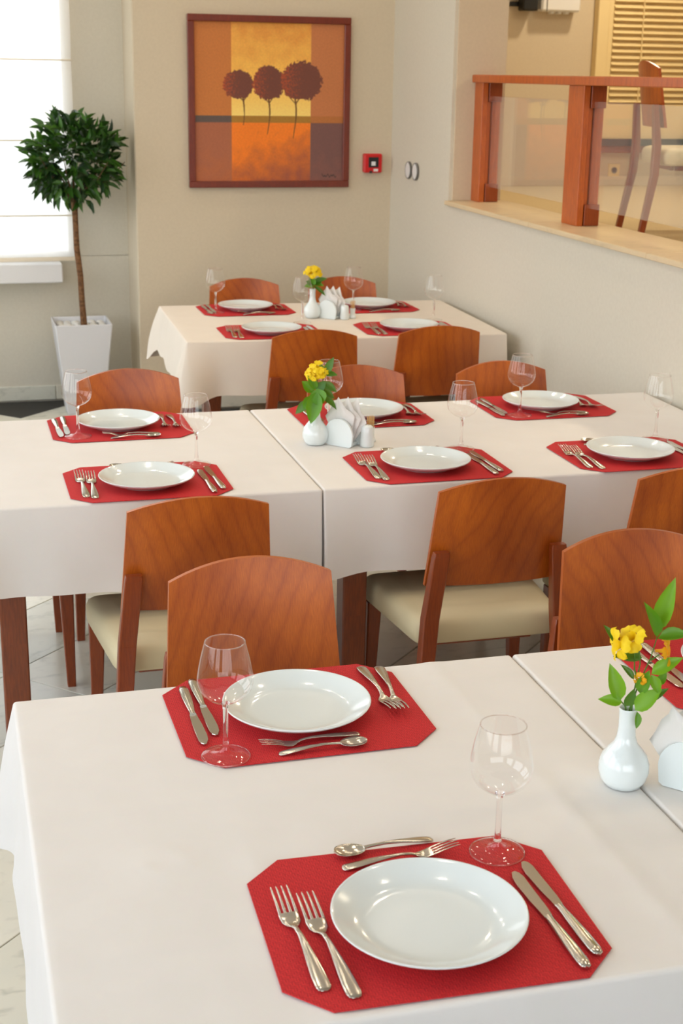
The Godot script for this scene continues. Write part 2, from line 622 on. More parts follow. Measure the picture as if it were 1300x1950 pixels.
# ------------------------------------------------------------------ the raised lounge
func build_lounge() -> void:
	struct("floor_lounge", boxes([[Vector3(2.74, 0.9, LOUNGE_Z - 0.1), Vector3(7.9, LOUNGE_Y, 3.1)]]), M.carpet)
	struct("wall_lounge_back", boxes([[Vector3(2.55, 0.8, LOUNGE_Z - 0.2), Vector3(8.0, CEILING_Y, LOUNGE_Z)]]), M.wall_lounge)
	struct("wall_lounge_side", boxes([[Vector3(2.55, 0.8, LOUNGE_Z - 0.1), Vector3(2.749, CEILING_Y, BACK_Z - 0.19)]]), M.wall_lounge)
	struct("wall_lounge_right", boxes([[Vector3(7.8, 0.8, LOUNGE_Z - 0.1), Vector3(8.0, CEILING_Y, 3.1)]]), M.wall_lounge)
	struct("baseboard_lounge", boxes([[Vector3(2.75, LOUNGE_Y, LOUNGE_Z), Vector3(7.8, LOUNGE_Y + 0.07, LOUNGE_Z + 0.012)]]), M.wall_lounge)
	# stone ledge on the half wall, in slabs
	var ledge := Node3D.new()
	ledge.name = "trim_ledge"
	add_child(ledge)
	ledge.set_meta("kind", "structure")
	var z := -6.968
	for k in 9:
		obj("slab", boxes([[Vector3(2.452, LEDGE_Y - 0.022, z), Vector3(2.77, LEDGE_Y, z + 1.108)]], 0.003), M.ledge, ledge)
		z += 1.11
	# balustrade: posts, hand rail, glass
	var bal := thing("glazed_balustrade", "orange-brown wooden balustrade with glass panels on top of the half wall", "railing")
	var posts := [[-6.975, -6.855], [-5.83, -5.675], [-4.50, -4.345], [-3.2, -3.045], [-1.9, -1.745]]
	for p in posts:
		var post := obj("post", boxes([[Vector3(2.592, LEDGE_Y, p[0]), Vector3(2.622, 1.82, p[1])], [Vector3(2.622, LEDGE_Y, p[0] + 0.006), Vector3(2.642, 1.82, p[1] - 0.012)],
			[Vector3(2.65, LEDGE_Y, p[0] + 0.006), Vector3(2.692, 1.82, p[1] - 0.012)], [Vector3(2.640, LEDGE_Y, p[0] + 0.02), Vector3(2.652, 1.82, p[1] - 0.035)]], 0.002), M.wood_rail, bal)
		obj("clamp", boxes([[Vector3(2.626, LEDGE_Y + 0.001, p[1] - 0.014), Vector3(2.694, LEDGE_Y + 0.09, p[1] + 0.004)]], 0.002), M.wood, post)
		obj("clamp", boxes([[Vector3(2.626, 1.73, p[1] - 0.014), Vector3(2.694, 1.819, p[1] + 0.004)]], 0.002), M.wood, post)
	obj("hand_rail", boxes([[Vector3(2.575, 1.82, -7.0), Vector3(2.71, 1.857, -1.7)]], 0.004), M.wood_rail, bal)
	for k in posts.size() - 1:
		obj("glass_panel", boxes([[Vector3(2.642, LEDGE_Y + 0.075, posts[k][1] - 0.03), Vector3(2.650, 1.757, posts[k + 1][0] + 0.02)]], 0.0008), M.pane, bal)

	# louvred window unit on the far wall
	var wu := thing("louvred_window", "cream louvred window shutter on the lounge wall beyond the balustrade", "shutter", Vector3(0, 0, LOUNGE_Z))
	obj("backing", boxes([[Vector3(4.53, 1.62, 0.0), Vector3(6.6, 2.95, 0.01)]]), M.slat, wu)
	obj("frame", boxes([[Vector3(4.515, 1.5, 0.0), Vector3(4.60, 3.0, 0.075)], [Vector3(6.55, 1.5, 0.0), Vector3(6.63, 3.0, 0.075)], [Vector3(4.515, 2.93, 0.0), Vector3(6.63, 3.0, 0.075)], [Vector3(4.60, 1.42, 0.0), Vector3(6.55, 1.675, 0.06)]], 0.004), M.slat, wu)
	obj("frame", boxes([[Vector3(4.605, 1.66, 0.0), Vector3(4.645, 2.94, 0.05)]], 0.004), M.slat, wu)
	var gs := Geo.new()
	var rings := []
	for x in [4.645, 5.3, 5.95, 6.55]:
		var c := 0.0
		rings.append(PackedVector3Array([Vector3(x, c - 0.012, 0.062), Vector3(x, c - 0.009, 0.065), Vector3(x, c + 0.015, 0.040), Vector3(x, c + 0.012, 0.037)]))
	gs.loft(rings, true, true, true, -1)
	var slat := gs.outward().mesh()
	var y := 1.697
	while y < 2.92:
		obj("slat", slat, M.slat, wu).position = Vector3(0, y, 0.0)
		y += 0.0425
	for x in [4.865, 5.28, 5.70, 6.12]:
		obj("ladder_tape", boxes([[Vector3(x - 0.004, 1.675, 0.066), Vector3(x + 0.004, 2.93, 0.070)]], 0.001), M.slat, wu)
	tag(struct("trim_2", boxes([[Vector3(4.52, 1.385, LOUNGE_Z), Vector3(6.9, 1.435, LOUNGE_Z + 0.10)]]), M.dark_plastic), "black shelf strip under the louvred shutter", "shelf")
	tag(struct("trim_3", boxes([[Vector3(4.52, 1.335, LOUNGE_Z), Vector3(6.9, 1.384, LOUNGE_Z + 0.06)]]), M.wood), "brown wooden strip under the black shelf", "strip")
	var so := thing("wall_socket", "cream wall socket low on the lounge wall under the louvred shutter", "socket", Vector3(4.745, 1.21, LOUNGE_Z))
	obj("plate", boxes([[Vector3(-0.045, -0.045, 0.0), Vector3(0.045, 0.045, 0.012)]], 0.004), M.slat, so)
	var gr := Geo.new()
	gr.lathe([[0.0, 0.0], [0.022, 0.0], [0.022, 0.006], [0.019, 0.006], [0.018, 0.001], [0.0, 0.001]], 20)
	var soc := obj("socket_well", gr.outward().mesh(), M.grey_plastic, so)
	soc.position = Vector3(0, 0, 0.011)
	soc.rotation.x = PI / 2
	# two boxes high on the far wall
	var bb := thing("black_speaker", "small black box mounted high on the lounge wall", "speaker", Vector3(0, 0, LOUNGE_Z))
	obj("body", boxes([[Vector3(3.925, 2.285, 0.03), Vector3(4.035, 2.5, 0.13)]], 0.008), M.dark_plastic, bb)
	obj("bracket", boxes([[Vector3(3.86, 2.315, 0.0), Vector3(4.06, 2.345, 0.04)]], 0.004), M.dark_plastic, bb)
	var wb := thing("white_wall_unit", "white slim unit mounted high on lounge wall beside the black box", "appliance", Vector3(0, 0, LOUNGE_Z))
	obj("body", boxes([[Vector3(4.07, 2.285, 0.0), Vector3(4.36, 2.50, 0.11)]], 0.012), M.white, wb)
	for x in [4.16, 4.215, 4.27]:
		obj("foot", boxes([[Vector3(x - 0.013, 2.27, 0.03), Vector3(x + 0.013, 2.287, 0.09)]], 0.004), M.white, wb)
	obj("seam", boxes([[Vector3(4.105, 2.284, 0.108), Vector3(4.112, 2.5, 0.1125)]], 0.001), M.grey_plastic, wb)


# ------------------------------------------------------------------ lamps
func build_lamps() -> void:
	var places := []
	for z in [-2.4, -3.7, -5.0, -6.2, -7.3]:
		for x in [-0.9, 0.6, 2.0]:
			places.append([Vector3(x, CEILING_Y, z), "dining"])
	for z in [-2.2, -4.6, -7.0, -8.8]:
		places.append([Vector3(4.6, CEILING_Y, z), "lounge"])
	var ring := Geo.new()
	ring.lathe([[0.09, 0.0], [0.12, -0.012], [0.125, 0.0], [0.12, 0.01], [0.09, 0.01], [0.09, 0.0]], 28)
	var rm := ring.mesh()
	var disc := Geo.new()
	disc.lathe([[0.0, -0.006], [0.089, -0.006], [0.089, 0.004], [0.0, 0.004]], 28)
	var dm := disc.outward().mesh()
	for p in places:
		var t := thing("ceiling_light", "round recessed ceiling downlight over the %s" % ("dining tables" if p[1] == "dining" else "raised lounge"), "light", p[0] + Vector3(0, -0.011, 0), 0.0, "%s downlights" % p[1])
		obj("trim_ring", rm, M.white, t)
		obj("lamp_lens", dm, M.lamp_glow, t)
		var l := AreaLight3D.new()
		l.name = "lamp"
		l.area_size = Vector2(0.15, 0.15)
		l.area_normalize_energy = true
		l.light_color = Color(1.0, 0.935, 0.85) if p[1] == "dining" else Color(1.0, 0.925, 0.80)
		l.light_energy = 0.74 if p[1] == "dining" else 5.6
		l.area_range = 14.0
		l.shadow_enabled = true
		l.position = Vector3(0, -0.012, 0)
		l.rotation.x = -PI / 2
		t.add_child(l)


# ------------------------------------------------------------------ tables
func ridge(d: float, w: float) -> float:
	return exp(-d * d / (w * w))


func build_tables() -> void:
	# name, x0, x1, z0, z1, turn, cloth, free sides (left, far, right, near)
	var tables := [
		["third row", 0.068, 1.037, -2.455, -1.42, 0.0, "cloth", [1, 1, 0, 1], "wooden table under white cloth with two laid places and no flowers, third row from painting", "plain white tablecloth with fold creases, third row from the painting, without flower vase"],
		["third row end", 1.040, 2.40, -2.455, -1.42, 0.0, "cloth", [0, 1, 1, 1], "wooden table under white cloth carrying the flower vase, third row from painting", "white tablecloth under the flower vase, third row from the painting"],
		["second row", 0.0, 0.968, -4.676, -3.673, 0.0, "cloth", [1, 1, 0, 1], "wooden table under white cloth with two laid places, second row from painting", "off-white tablecloth without flower vase, second row from the painting"],
		["second row end", 0.971, 2.447, -4.676, -3.673, 0.0, "cloth", [0, 1, 0, 1], "wooden table under white cloth carrying four places and flowers, second row from painting", "off-white tablecloth under the flower vase, second row from the painting"],
		["first row", 0.981, 2.424, -6.955, -5.950, -0.028, "cloth_cream", [1, 1, 0, 1], "wooden table under cream cloth right below the tree painting", "cream tablecloth with crumpled corner on the table below the tree painting"],
	]
	for i in tables.size():
		var a: Array = tables[i]
		var c := Vector3((a[1] + a[2]) / 2.0, 0, (a[3] + a[4]) / 2.0)
		var w: float = a[2] - a[1]
		var d: float = a[4] - a[3]
		var t := thing("dining_table", a[8], "table", c, a[5])
		obj("table_top", boxes([[Vector3(-w / 2 + 0.012, 0.712, -d / 2 + 0.012), Vector3(w / 2 - 0.012, 0.7475, d / 2 - 0.012)]], 0.006), M.wood_table, t)
		obj("apron", boxes([[Vector3(-w / 2 + 0.12, 0.63, -d / 2 + 0.10), Vector3(w / 2 - 0.12, 0.712, -d / 2 + 0.122)], [Vector3(-w / 2 + 0.12, 0.63, d / 2 - 0.122), Vector3(w / 2 - 0.12, 0.712, d / 2 - 0.10)],
			[Vector3(-w / 2 + 0.10, 0.63, -d / 2 + 0.12), Vector3(-w / 2 + 0.122, 0.712, d / 2 - 0.12)], [Vector3(w / 2 - 0.122, 0.63, -d / 2 + 0.12), Vector3(w / 2 - 0.10, 0.712, d / 2 - 0.12)]]), M.wood_table, t)
		for sx in [-1, 1]:
			for sz in [-1, 1]:
				var p := Vector3(sx * (w / 2 - (0.12 if sx < 0 else 0.062)), 0, sz * (d / 2 - 0.12))
				if i == 2 and sx < 0 and sz < 0:
					p = Vector3(-w / 2 + 0.045, 0, -d / 2 + 0.042)
				var g := Geo.new()
				g.box(p + Vector3(0, 0.356, 0), Vector3(0.072, 0.712, 0.072), 0.004)
				obj("leg", g.mesh(), M.wood_table, t)
		var cl := obj("tablecloth", cloth(w, d, a[7], i), M[a[6]])
		cl.position = c
		cl.rotation.y = a[5]
		tag(cl, a[9], "tablecloth")


func cloth_top(i: int, x: float, z: float) -> float:
	# ironed folds and small lifts in the cloth
	var h := 0.0
	if i == 0:
		h += 0.0016 * ridge(z + 0.44 - 0.012 * sin(x * 5.0), 0.010)
		h += 0.0014 * ridge(z + 0.075 + 0.02 * x, 0.012) + 0.0012 * ridge(z - 0.30 + 0.03 * x, 0.010)
		h += 0.0022 * ridge(x - 0.335 - 0.04 * z, 0.016) * smoothstep(-0.5, -0.2, z)
		h += 0.0018 * ridge(x - 0.30 + 0.03 * z, 0.02) * (1.0 - smoothstep(-0.42, -0.25, z))
		h += 0.0015 * ridge(x + 0.18 - 0.05 * z, 0.018) * smoothstep(-0.1, 0.2, z)
		h += 0.0018 * ridge(Vector2(x + 0.30, z - 0.10).length() - 0.03, 0.02)
	elif i == 1:
		h += 0.0014 * ridge(z + 0.12, 0.010) + 0.0015 * ridge(x + 0.35, 0.012)
	elif i < 4:
		h += 0.0008 * ridge(z + 0.02 - 0.01 * x, 0.012) + 0.0008 * ridge(x - 0.1, 0.012)
	else:
		h += 0.0010 * ridge(x + 0.1, 0.014)
	return h


func cloth(w: float, d: float, free: Array, i: int) -> ArrayMesh:
	var g := Geo.new()
	var r := 0.0075
	var hw := w / 2 - r
	var hd := d / 2 - r
	var nx := int(w / 0.0125)
	var nz := int(d / 0.0125)
	if i > 1:
		nx = int(w / 0.03)
		nz = int(d / 0.03)
	var top := func(x: float, z: float) -> Vector3:
		return Vector3(x, TABLE_TOP + cloth_top(i, x, z), z)
	for a in nx:
		for b in nz:
			var x0 := lerpf(-hw, hw, float(a) / nx)
			var x1 := lerpf(-hw, hw, float(a + 1) / nx)
			var z0 := lerpf(-hd, hd, float(b) / nz)
			var z1 := lerpf(-hd, hd, float(b + 1) / nz)
			g.quad(top.call(x0, z0), top.call(x1, z0), top.call(x1, z1), top.call(x0, z1))
	# the skirt: points round the table with the way they face; corners fan out
	var P := []                      # [base point, normal, nearness to a corner, corner, side, run]
	var corners := [Vector2(-hw, hd), Vector2(-hw, -hd), Vector2(hw, -hd), Vector2(hw, hd)]
	var nrm := [Vector2(-1, 0), Vector2(0, -1), Vector2(1, 0), Vector2(0, 1)]
	var run := 0.0
	for s in 4:
		var a: Vector2 = corners[s]
		var b: Vector2 = corners[(s + 1) % 4]
		var len := a.distance_to(b)
		var n := nx if s % 2 else nz
		for k in n + 1:
			var t := float(k) / n
			var e := minf(t, 1.0 - t) * len
			P.append([a.lerp(b, t), nrm[s], e, s if t < 0.5 else (s + 1) % 4, s, run + t * len])
		for k in range(1, 12):
			var q := k / 12.0
			P.append([b, nrm[s].rotated(q * PI / 2), 0.0, (s + 1) % 4, s if q < 0.5 else (s + 1) % 4, run + len])
		run += len
	var drop := 0.236 if i < 4 else 0.226
	var rows := [0.0]
	var rings := []
	var n_round := 5
	var n_fall := 14
	for row in n_round + n_fall + 1:
		var ring := PackedVector3Array()
		for p in P:
			var base: Vector2 = p[0]
			var nn: Vector2 = p[1]
			var out := 0.0
			var fold := 0.0
			var way := nn
			var y: float = TABLE_TOP + cloth_top(i, base.x, base.y)
			if row <= n_round:
				var ang := PI / 2 * row / n_round
				out = r * sin(ang)
				y -= r * (1.0 - cos(ang))
			else:
				var v := float(row - n_round) / n_fall
				var corner: int = p[3]
				# a corner is free when both its sides hang free
				var f0: int = free[(corner + 3) % 4]
				var f1: int = free[corner]
				var cf := 1.0 if f0 and f1 else (0.5 if f0 or f1 else 0.0)
				var near := exp(-pow(p[2] / 0.075, 2.0))
				var side_free: int = free[p[4]]
				var soft := sin(p[5] * 9.0 + i * 1.7) * 0.5 + sin(p[5] * 17.3 + i * 2.9) * 0.35 + sin(p[5] * 31.0 + i) * 0.25
				var amp := (0.0045 if i == 0 and p[4] == 0 else 0.011) if side_free else 0.001
				var seam := 1.0 if f0 and f1 else 1.0 - near
				out = r + (seam * (v * 0.014 + amp * soft * pow(v, 1.4) + amp * v) if side_free else -0.002 * v)
				fold = near * cf * (0.052 * v + 0.016 * sin(v * PI)) * (0.8 if i == 4 and corner == 1 else (0.5 if i == 0 or i == 2 else 1.0))
				way = nn if (f0 and f1) else (nrm[corner] if f1 else nrm[(corner + 3) % 4])
				# pinched in beside the corner fold
				out -= 0.010 * cf * v * exp(-pow((p[2] - 0.13) / 0.05, 2.0)) * (1.0 if side_free else 0.0)
				var len := drop * (1.0 + (-0.06 if i == 2 and corner == 0 else 0.16) * near * cf + 0.012 * sin(p[5] * 6.0))
				if i == 4 and p[4] == 0:     # the window side of the first table hangs short and uneven
					var zz := base.y / hd
					len = drop * (0.80 + 0.34 * smoothstep(-0.7, 1.0, zz) + 0.16 * near + 0.022 * sin(p[5] * 55.0))
				if i == 4 and corner == 1:
					len = lerpf(len, drop * 1.12, near)
				y = TABLE_TOP - r - v * len
				if v > 0.93 and side_free:
					out += 0.0012 * seam
			var q := base + nn * out + way * fold
			ring.append(Vector3(q.x, y, q.y))
		rings.append(ring)
	var skirt := Geo.new()
	skirt.loft(rings, true, false, false, 0)
	skirt.turn()
	g.join(skirt)
	return g.mesh()


# ------------------------------------------------------------------ chairs
func chair_meshes() -> void:
	# seat cushion, facing -z
	var g := Geo.new()
	var rings := []
	var prof := [[0.346, 0.030], [0.348, 0.008], [0.356, 0.0], [0.396, -0.002], [0.413, 0.004], [0.422, 0.014], [0.427, 0.030], [0.430, 0.070]]
	for p in prof:
		var ring := PackedVector3Array()
		for k in 48:
			var a := TAU * k / 48
			var cx: float = signf(cos(a)) * pow(absf(cos(a)), 0.13)
			var cz: float = signf(sin(a)) * pow(absf(sin(a)), 0.13)
			var half := 0.235 - 0.021 * cz
			ring.append(Vector3(cx * (half - p[1]), p[0], cz * (0.208 - p[1]) - 0.034))
		rings.append(ring)
	g.loft(rings)
	K.seat = g.outward().mesh()
	# curved plywood back
	g = Geo.new()
	var nx := 18
	var ny := 10
	var pt := func(a: int, b: int, back: bool) -> Vector3:
		var s := lerpf(-1.0, 1.0, float(a) / nx)
		var t := float(b) / ny
		var top := 0.836 - 0.036 * s * s
		var y := lerpf(0.525, top, t)
		var z := lerpf(0.190, 0.238, t) - 0.026 * s * s + (0.013 if back else 0.0)
		return Vector3(s * lerpf(0.197, 0.180, t), y, z)
	for a in nx:
		for b in ny:
			for back in [false, true]:
				var u0 := float(a) / nx
				var u1 := float(a + 1) / nx
				var v0 := 1.0 - float(b) / ny
				var v1 := 1.0 - float(b + 1) / ny
				var q := [pt.call(a, b, back), pt.call(a + 1, b, back), pt.call(a + 1, b + 1, back), pt.call(a, b + 1, back)]
				var uv := [Vector2(u0, v0), Vector2(u1, v0), Vector2(u1, v1), Vector2(u0, v1)]
				if back:
					g.quad(q[3], q[2], q[1], q[0], 1, uv[3], uv[2], uv[1], uv[0])
				else:
					g.quad(q[0], q[1], q[2], q[3], 0, uv[0], uv[1], uv[2], uv[3])
	for a in nx:
		g.quad(pt.call(a, ny, false), pt.call(a + 1, ny, false), pt.call(a + 1, ny, true), pt.call(a, ny, true), 2)
		g.quad(pt.call(a, 0, true), pt.call(a + 1, 0, true), pt.call(a + 1, 0, false), pt.call(a, 0, false), 3)
	for b in ny:
		g.quad(pt.call(0, b, false), pt.call(0, b + 1, false), pt.call(0, b + 1, true), pt.call(0, b, true), 4)
		g.quad(pt.call(nx, b, true), pt.call(nx, b + 1, true), pt.call(nx, b + 1, false), pt.call(nx, b, false), 5)
	K.chair_back = g.outward().mesh()
	for s in [-1.0, 1.0]:
		g = Geo.new()
		g.loft(bars([[Vector3(s * 0.212, 0.0, 0.262), 0.028, 0.030], [Vector3(s * 0.198, 0.30, 0.210), 0.042, 0.036], [Vector3(s * 0.188, 0.44, 0.206), 0.045, 0.036], [Vector3(s * 0.169, 0.620, 0.222), 0.045, 0.026], [Vector3(s * 0.168, 0.634, 0.2225), 0.041, 0.023]]), true, true, true, -1)
		K["rear_leg_%d" % int(s)] = g.outward().mesh()
		g = Geo.new()
		g.loft(bars([[Vector3(s * 0.235, 0.0, -0.205), 0.026, 0.026], [Vector3(s * 0.226, 0.347, -0.200), 0.044, 0.044]]), true, true, true, -1)
		K["front_leg_%d" % int(s)] = g.outward().mesh()
	K.seat_rail = boxes([[Vector3(-0.17, 0.322, -0.19), Vector3(0.17, 0.347, -0.17)], [Vector3(-0.15, 0.322, 0.10), Vector3(0.15, 0.347, 0.12)],
		[Vector3(-0.17, 0.322, -0.17), Vector3(-0.15, 0.347, 0.10)], [Vector3(0.15, 0.322, -0.17), Vector3(0.17, 0.347, 0.10)]])


func bars(list: Array) -> Array:
	var rings := []
	for p in list:
		var c: Vector3 = p[0]
		var x: float = p[1] / 2.0
		var z: float = p[2] / 2.0
		var e := minf(x, z) * 0.18
		rings.append(PackedVector3Array([c + Vector3(-x + e, 0, -z), c + Vector3(x - e, 0, -z), c + Vector3(x, 0, -z + e), c + Vector3(x, 0, z - e), c + Vector3(x - e, 0, z), c + Vector3(-x + e, 0, z), c + Vector3(-x, 0, z - e), c + Vector3(-x, 0, -z + e)]))
	return rings


func chair(at: Vector3, turn: float, figure: int, label: String, group: String) -> void:
	var t := thing("dining_chair", label, "chair", at, turn, group)
	obj("seat", K.seat, M.leatherette, t).set_meta("label", "cream upholstered seat")
	obj("seat_rail", K.seat_rail, M.wood, t)
	obj("backrest", K.chair_back, M["veneer_%d" % figure], t).set_meta("label", "curved brown veneered back panel")
	for s in [-1, 1]:
		obj("leg", K["rear_leg_%d" % s], M.wood, t)
		obj("leg", K["front_leg_%d" % s], M.wood, t)


func build_chairs() -> void:
	chair_meshes()
	var by := "brown wooden dining chair, "
	var away := "chairs on the near side of the tables"
	var far := "chairs on the painting side of the tables"
	# third row, backs to the painting
	chair(Vector3(0.600, 0, -2.665), PI, 1, by + "third row from painting, at the table without vase", far)
	chair(Vector3(1.512, 0, -2.665), PI - 0.03, 2, by + "third row from painting, at the table with vase", far)
	# second row
	chair(Vector3(0.577, 0, -3.632), 0.0, 1, by + "second row, table without vase, its back to third row", away)
	chair(Vector3(1.397, 0, -3.635), 0.0, 2, by + "second row, its back to third row, beside the vase", away)
	chair(Vector3(1.975, 0, -3.635), 0.0, 3, by + "second row, its back to third row, next to partition", away)
	chair(Vector3(0.600, 0, -4.785), PI, 2, by + "second row, painting side of the table without vase", far)
	chair(Vector3(1.415, 0, -4.70), PI, 0, by + "second row, painting side, behind the flower vase", far)
	chair(Vector3(1.985, 0, -4.675), PI + 0.07, 3, by + "second row, painting side, next to the partition wall", far)
	chair(Vector3(0.096, 0, -4.440), -PI / 2, 0, by + "at the window end of the second row", "")
	# first row, under the painting
	chair(Vector3(1.478, 0, -5.945), -0.05, 1, by + "below painting, its back to second row, window end", away)
	chair(Vector3(2.02, 0, -5.945), -0.02, 3, by + "below painting, its back to second row, partition end", away)
	chair(Vector3(1.478, 0, -7.025), PI, 2, by + "between painting wall and table, window end", far)
	chair(Vector3(1.996, 0, -7.010), PI, 0, by + "between painting wall and table, partition end", far)
	# the one up in the lounge
	chair(Vector3(3.60, LOUNGE_Y, -6.63), -1.77, 0, by + "standing in the raised lounge behind the glass balustrade", "")


# ------------------------------------------------------------------ place settings
func setting_meshes() -> void:
	# placemat 0.44 by 0.36 with cut corners
	var g := Geo.new()
	var x := 0.2215
	var z := 0.181
	var c := 0.054
	g.slab(PackedVector2Array([Vector2(-x, -z + c), Vector2(-x + c, -z), Vector2(x - c, -z), Vector2(x, -z + c), Vector2(x, z - c), Vector2(x - c, z), Vector2(-x + c, z), Vector2(-x, z - c)]), 0.0, 0.0016, 0.0004)
	K.placemat = g.mesh()
	# coupe plate, 0.265 across
	g = Geo.new()
	g.lathe([[0.0, 0.004], [0.070, 0.004], [0.074, 0.0], [0.079, 0.0], [0.082, 0.004], [0.100, 0.0085], [0.118, 0.0155], [0.1285, 0.0215], [0.1322, 0.0248], [0.1330, 0.0262], [0.1322, 0.0272], [0.1305, 0.0268],
		[0.126, 0.0245], [0.116, 0.0190], [0.105, 0.0135], [0.096, 0.0098], [0.088, 0.0080], [0.078, 0.0072], [0.05, 0.0070], [0.0, 0.0070]], 72)
	K.plate = g.outward().mesh()
	# wine glass: three stretches of one outline
	var foot := [[0.0395, 0.0003], [0.0408, 0.0008], [0.0412, 0.0015], [0.0405, 0.0022], [0.030, 0.0034], [0.019, 0.0052], [0.0115, 0.0085], [0.0078, 0.013], [0.0062, 0.019]]
	var stem := [[0.0062, 0.019], [0.0048, 0.028], [0.0043, 0.040], [0.0042, 0.064], [0.0044, 0.084], [0.0050, 0.092], [0.0070, 0.0975]]
	var bowl := [[0.0070, 0.0975], [0.014, 0.1005], [0.027, 0.1065], [0.0375, 0.1150], [0.0440, 0.1250], [0.0468, 0.1360], [0.0465, 0.1460], [0.0443, 0.1600], [0.0405, 0.1790], [0.0365, 0.1950], [0.0338, 0.2055], [0.0335, 0.2065], [0.0330, 0.2067], [0.0326, 0.2061], [0.0330, 0.2040]]
	var cuts := [["foot", foot], ["stem", stem], ["bowl", bowl]]
	for cut in cuts:
		g = Geo.new()
		g.lathe(cut[1], 40)
		K["glass_" + cut[0]] = g
	# the outline runs up outside, so all three are wound the same way
	var whole := Geo.new()
	whole.lathe([[0.0, 0.0]] + foot + stem.slice(1) + bowl.slice(1, 10) + [[0.0, 0.2]], 12)
	var before := whole.v[0]
	var first := whole.v.duplicate()
	whole.outward()
	var flipped := first != whole.v
	for cut in cuts:
		var gg: Geo = K["glass_" + cut[0]]
		if flipped:
			gg.turn()
		K["glass_" + cut[0]] = gg.mesh()
	var lip := Geo.new()
	var circle := []
	for k in 9:
		circle.append([0.0332 + 0.0008 * cos(TAU * k / 8), 0.2062 + 0.0008 * sin(TAU * k / 8)])
	lip.lathe(circle, 48)
	K.glass_rim = lip.outward().mesh()
	lip = Geo.new()
	circle = []
	for k in 9:
		circle.append([0.0406 + 0.0009 * cos(TAU * k / 8), 0.0013 + 0.0009 * sin(TAU * k / 8)])
	lip.lathe(circle, 48)
	K.glass_foot_rim = lip.outward().mesh()
	# cutlery lies along z, handle end at +z
	K.fork_handle = flatware([[0.105, 0.003, 0.0012, 0.0010], [0.1035, 0.0075, 0.0022, 0.0015], [0.098, 0.0098, 0.0030, 0.0018], [0.08, 0.0098, 0.0045, 0.0019], [0.055, 0.0082, 0.0070, 0.0020], [0.025, 0.0055, 0.0090, 0.0022], [0.0, 0.0036, 0.0095, 0.0024], [-0.018, 0.0034, 0.0075, 0.0022], [-0.028, 0.0046, 0.0045, 0.0018]])
	K.fork_head = flatware([[-0.027, 0.0046, 0.0047, 0.0018], [-0.034, 0.0090, 0.0030, 0.0013], [-0.041, 0.0124, 0.0028, 0.0011], [-0.050, 0.0132, 0.0040, 0.0010], [-0.057, 0.0130, 0.0060, 0.0010]])
	for k in 4:
		var off := (k - 1.5) * 0.0072
		K["tine_%d" % k] = flatware([[-0.0565, 0.0021, 0.0060, 0.0010], [-0.075, 0.0017, 0.0110, 0.0010], [-0.092, 0.0014, 0.0145, 0.0009], [-0.103, 0.0010, 0.0158, 0.0007], [-0.1055, 0.0004, 0.0160, 0.0004]], off)
	K.knife_handle = flatware([[0.113, 0.003, 0.0035, 0.0025], [0.111, 0.0068, 0.0040, 0.0036], [0.100, 0.0088, 0.0042, 0.0040], [0.07, 0.0088, 0.0042, 0.0041], [0.04, 0.0074, 0.0040, 0.0038], [0.015, 0.0056, 0.0036, 0.0034], [0.006, 0.0054, 0.0036, 0.0034], [0.0, 0.0062, 0.0036, 0.0034]])
	var blade := Geo.new()
	blade.slab(PackedVector2Array([Vector2(-0.0055, 0.002), Vector2(0.006, 0.002), Vector2(0.0075, -0.02), Vector2(0.0078, -0.07), Vector2(0.0076, -0.098), Vector2(0.0055, -0.108), Vector2(0.001, -0.113), Vector2(-0.004, -0.111), Vector2(-0.0085, -0.098), Vector2(-0.0098, -0.08), Vector2(-0.0085, -0.04), Vector2(-0.0062, -0.012)]), 0.0026, 0.0018, 0.0007)
	K.knife_blade = blade.mesh()
	K.spoon_handle = flatware([[0.082, 0.0025, 0.0012, 0.0010], [0.080, 0.0068, 0.0022, 0.0015], [0.074, 0.0085, 0.0032, 0.0018], [0.055, 0.0080, 0.0055, 0.0019], [0.025, 0.0052, 0.0085, 0.0021], [0.0, 0.0034, 0.0095, 0.0023], [-0.022, 0.0032, 0.0085, 0.0022], [-0.034, 0.0042, 0.0075, 0.0018]])
	var sp := Geo.new()
	var rings := []
	for k in 15:
		var t := k / 14.0
		var zc := lerpf(-0.032, -0.083, t)
		var half := 0.0170 * sqrt(maxf(0.0, 1.0 - pow((t - 0.56) / (0.56 if t < 0.56 else 0.44), 2.0))) + 0.0012
		if t < 0.12:
			half = maxf(half, 0.0042)
		var deep := 0.0062 * (1.0 - pow(absf(t - 0.5) / 0.5, 2.4))
		var lift := 0.0076 + 0.0012 * t
		var ring := PackedVector3Array()
		for j in 9:
			var u := lerpf(-1.0, 1.0, j / 8.0)
			ring.append(Vector3(u * half, lift - deep * (1.0 - u * u), zc))
		for j in 9:
			var u := lerpf(1.0, -1.0, j / 8.0)
			ring.append(Vector3(u * half * 0.99, lift - 0.0011 - deep * (1.0 - u * u), zc))
		rings.append(ring)
	sp.loft(rings)
	K.spoon_bowl = sp.outward().mesh()


# stations: [z, half width, height of the middle, half thickness]
func flatware(list: Array, dx := 0.0) -> ArrayMesh:
	var g := Geo.new()
	var rings := []
	for s in list:
		var ring := PackedVector3Array()
		for k in 12:
			var a := TAU * k / 12
			ring.append(Vector3(dx + cos(a) * s[1], s[2] + signf(sin(a)) * pow(absf(sin(a)), 0.8) * s[3], s[0]))
		rings.append(ring)
	g.loft(rings)
	return g.outward().mesh()


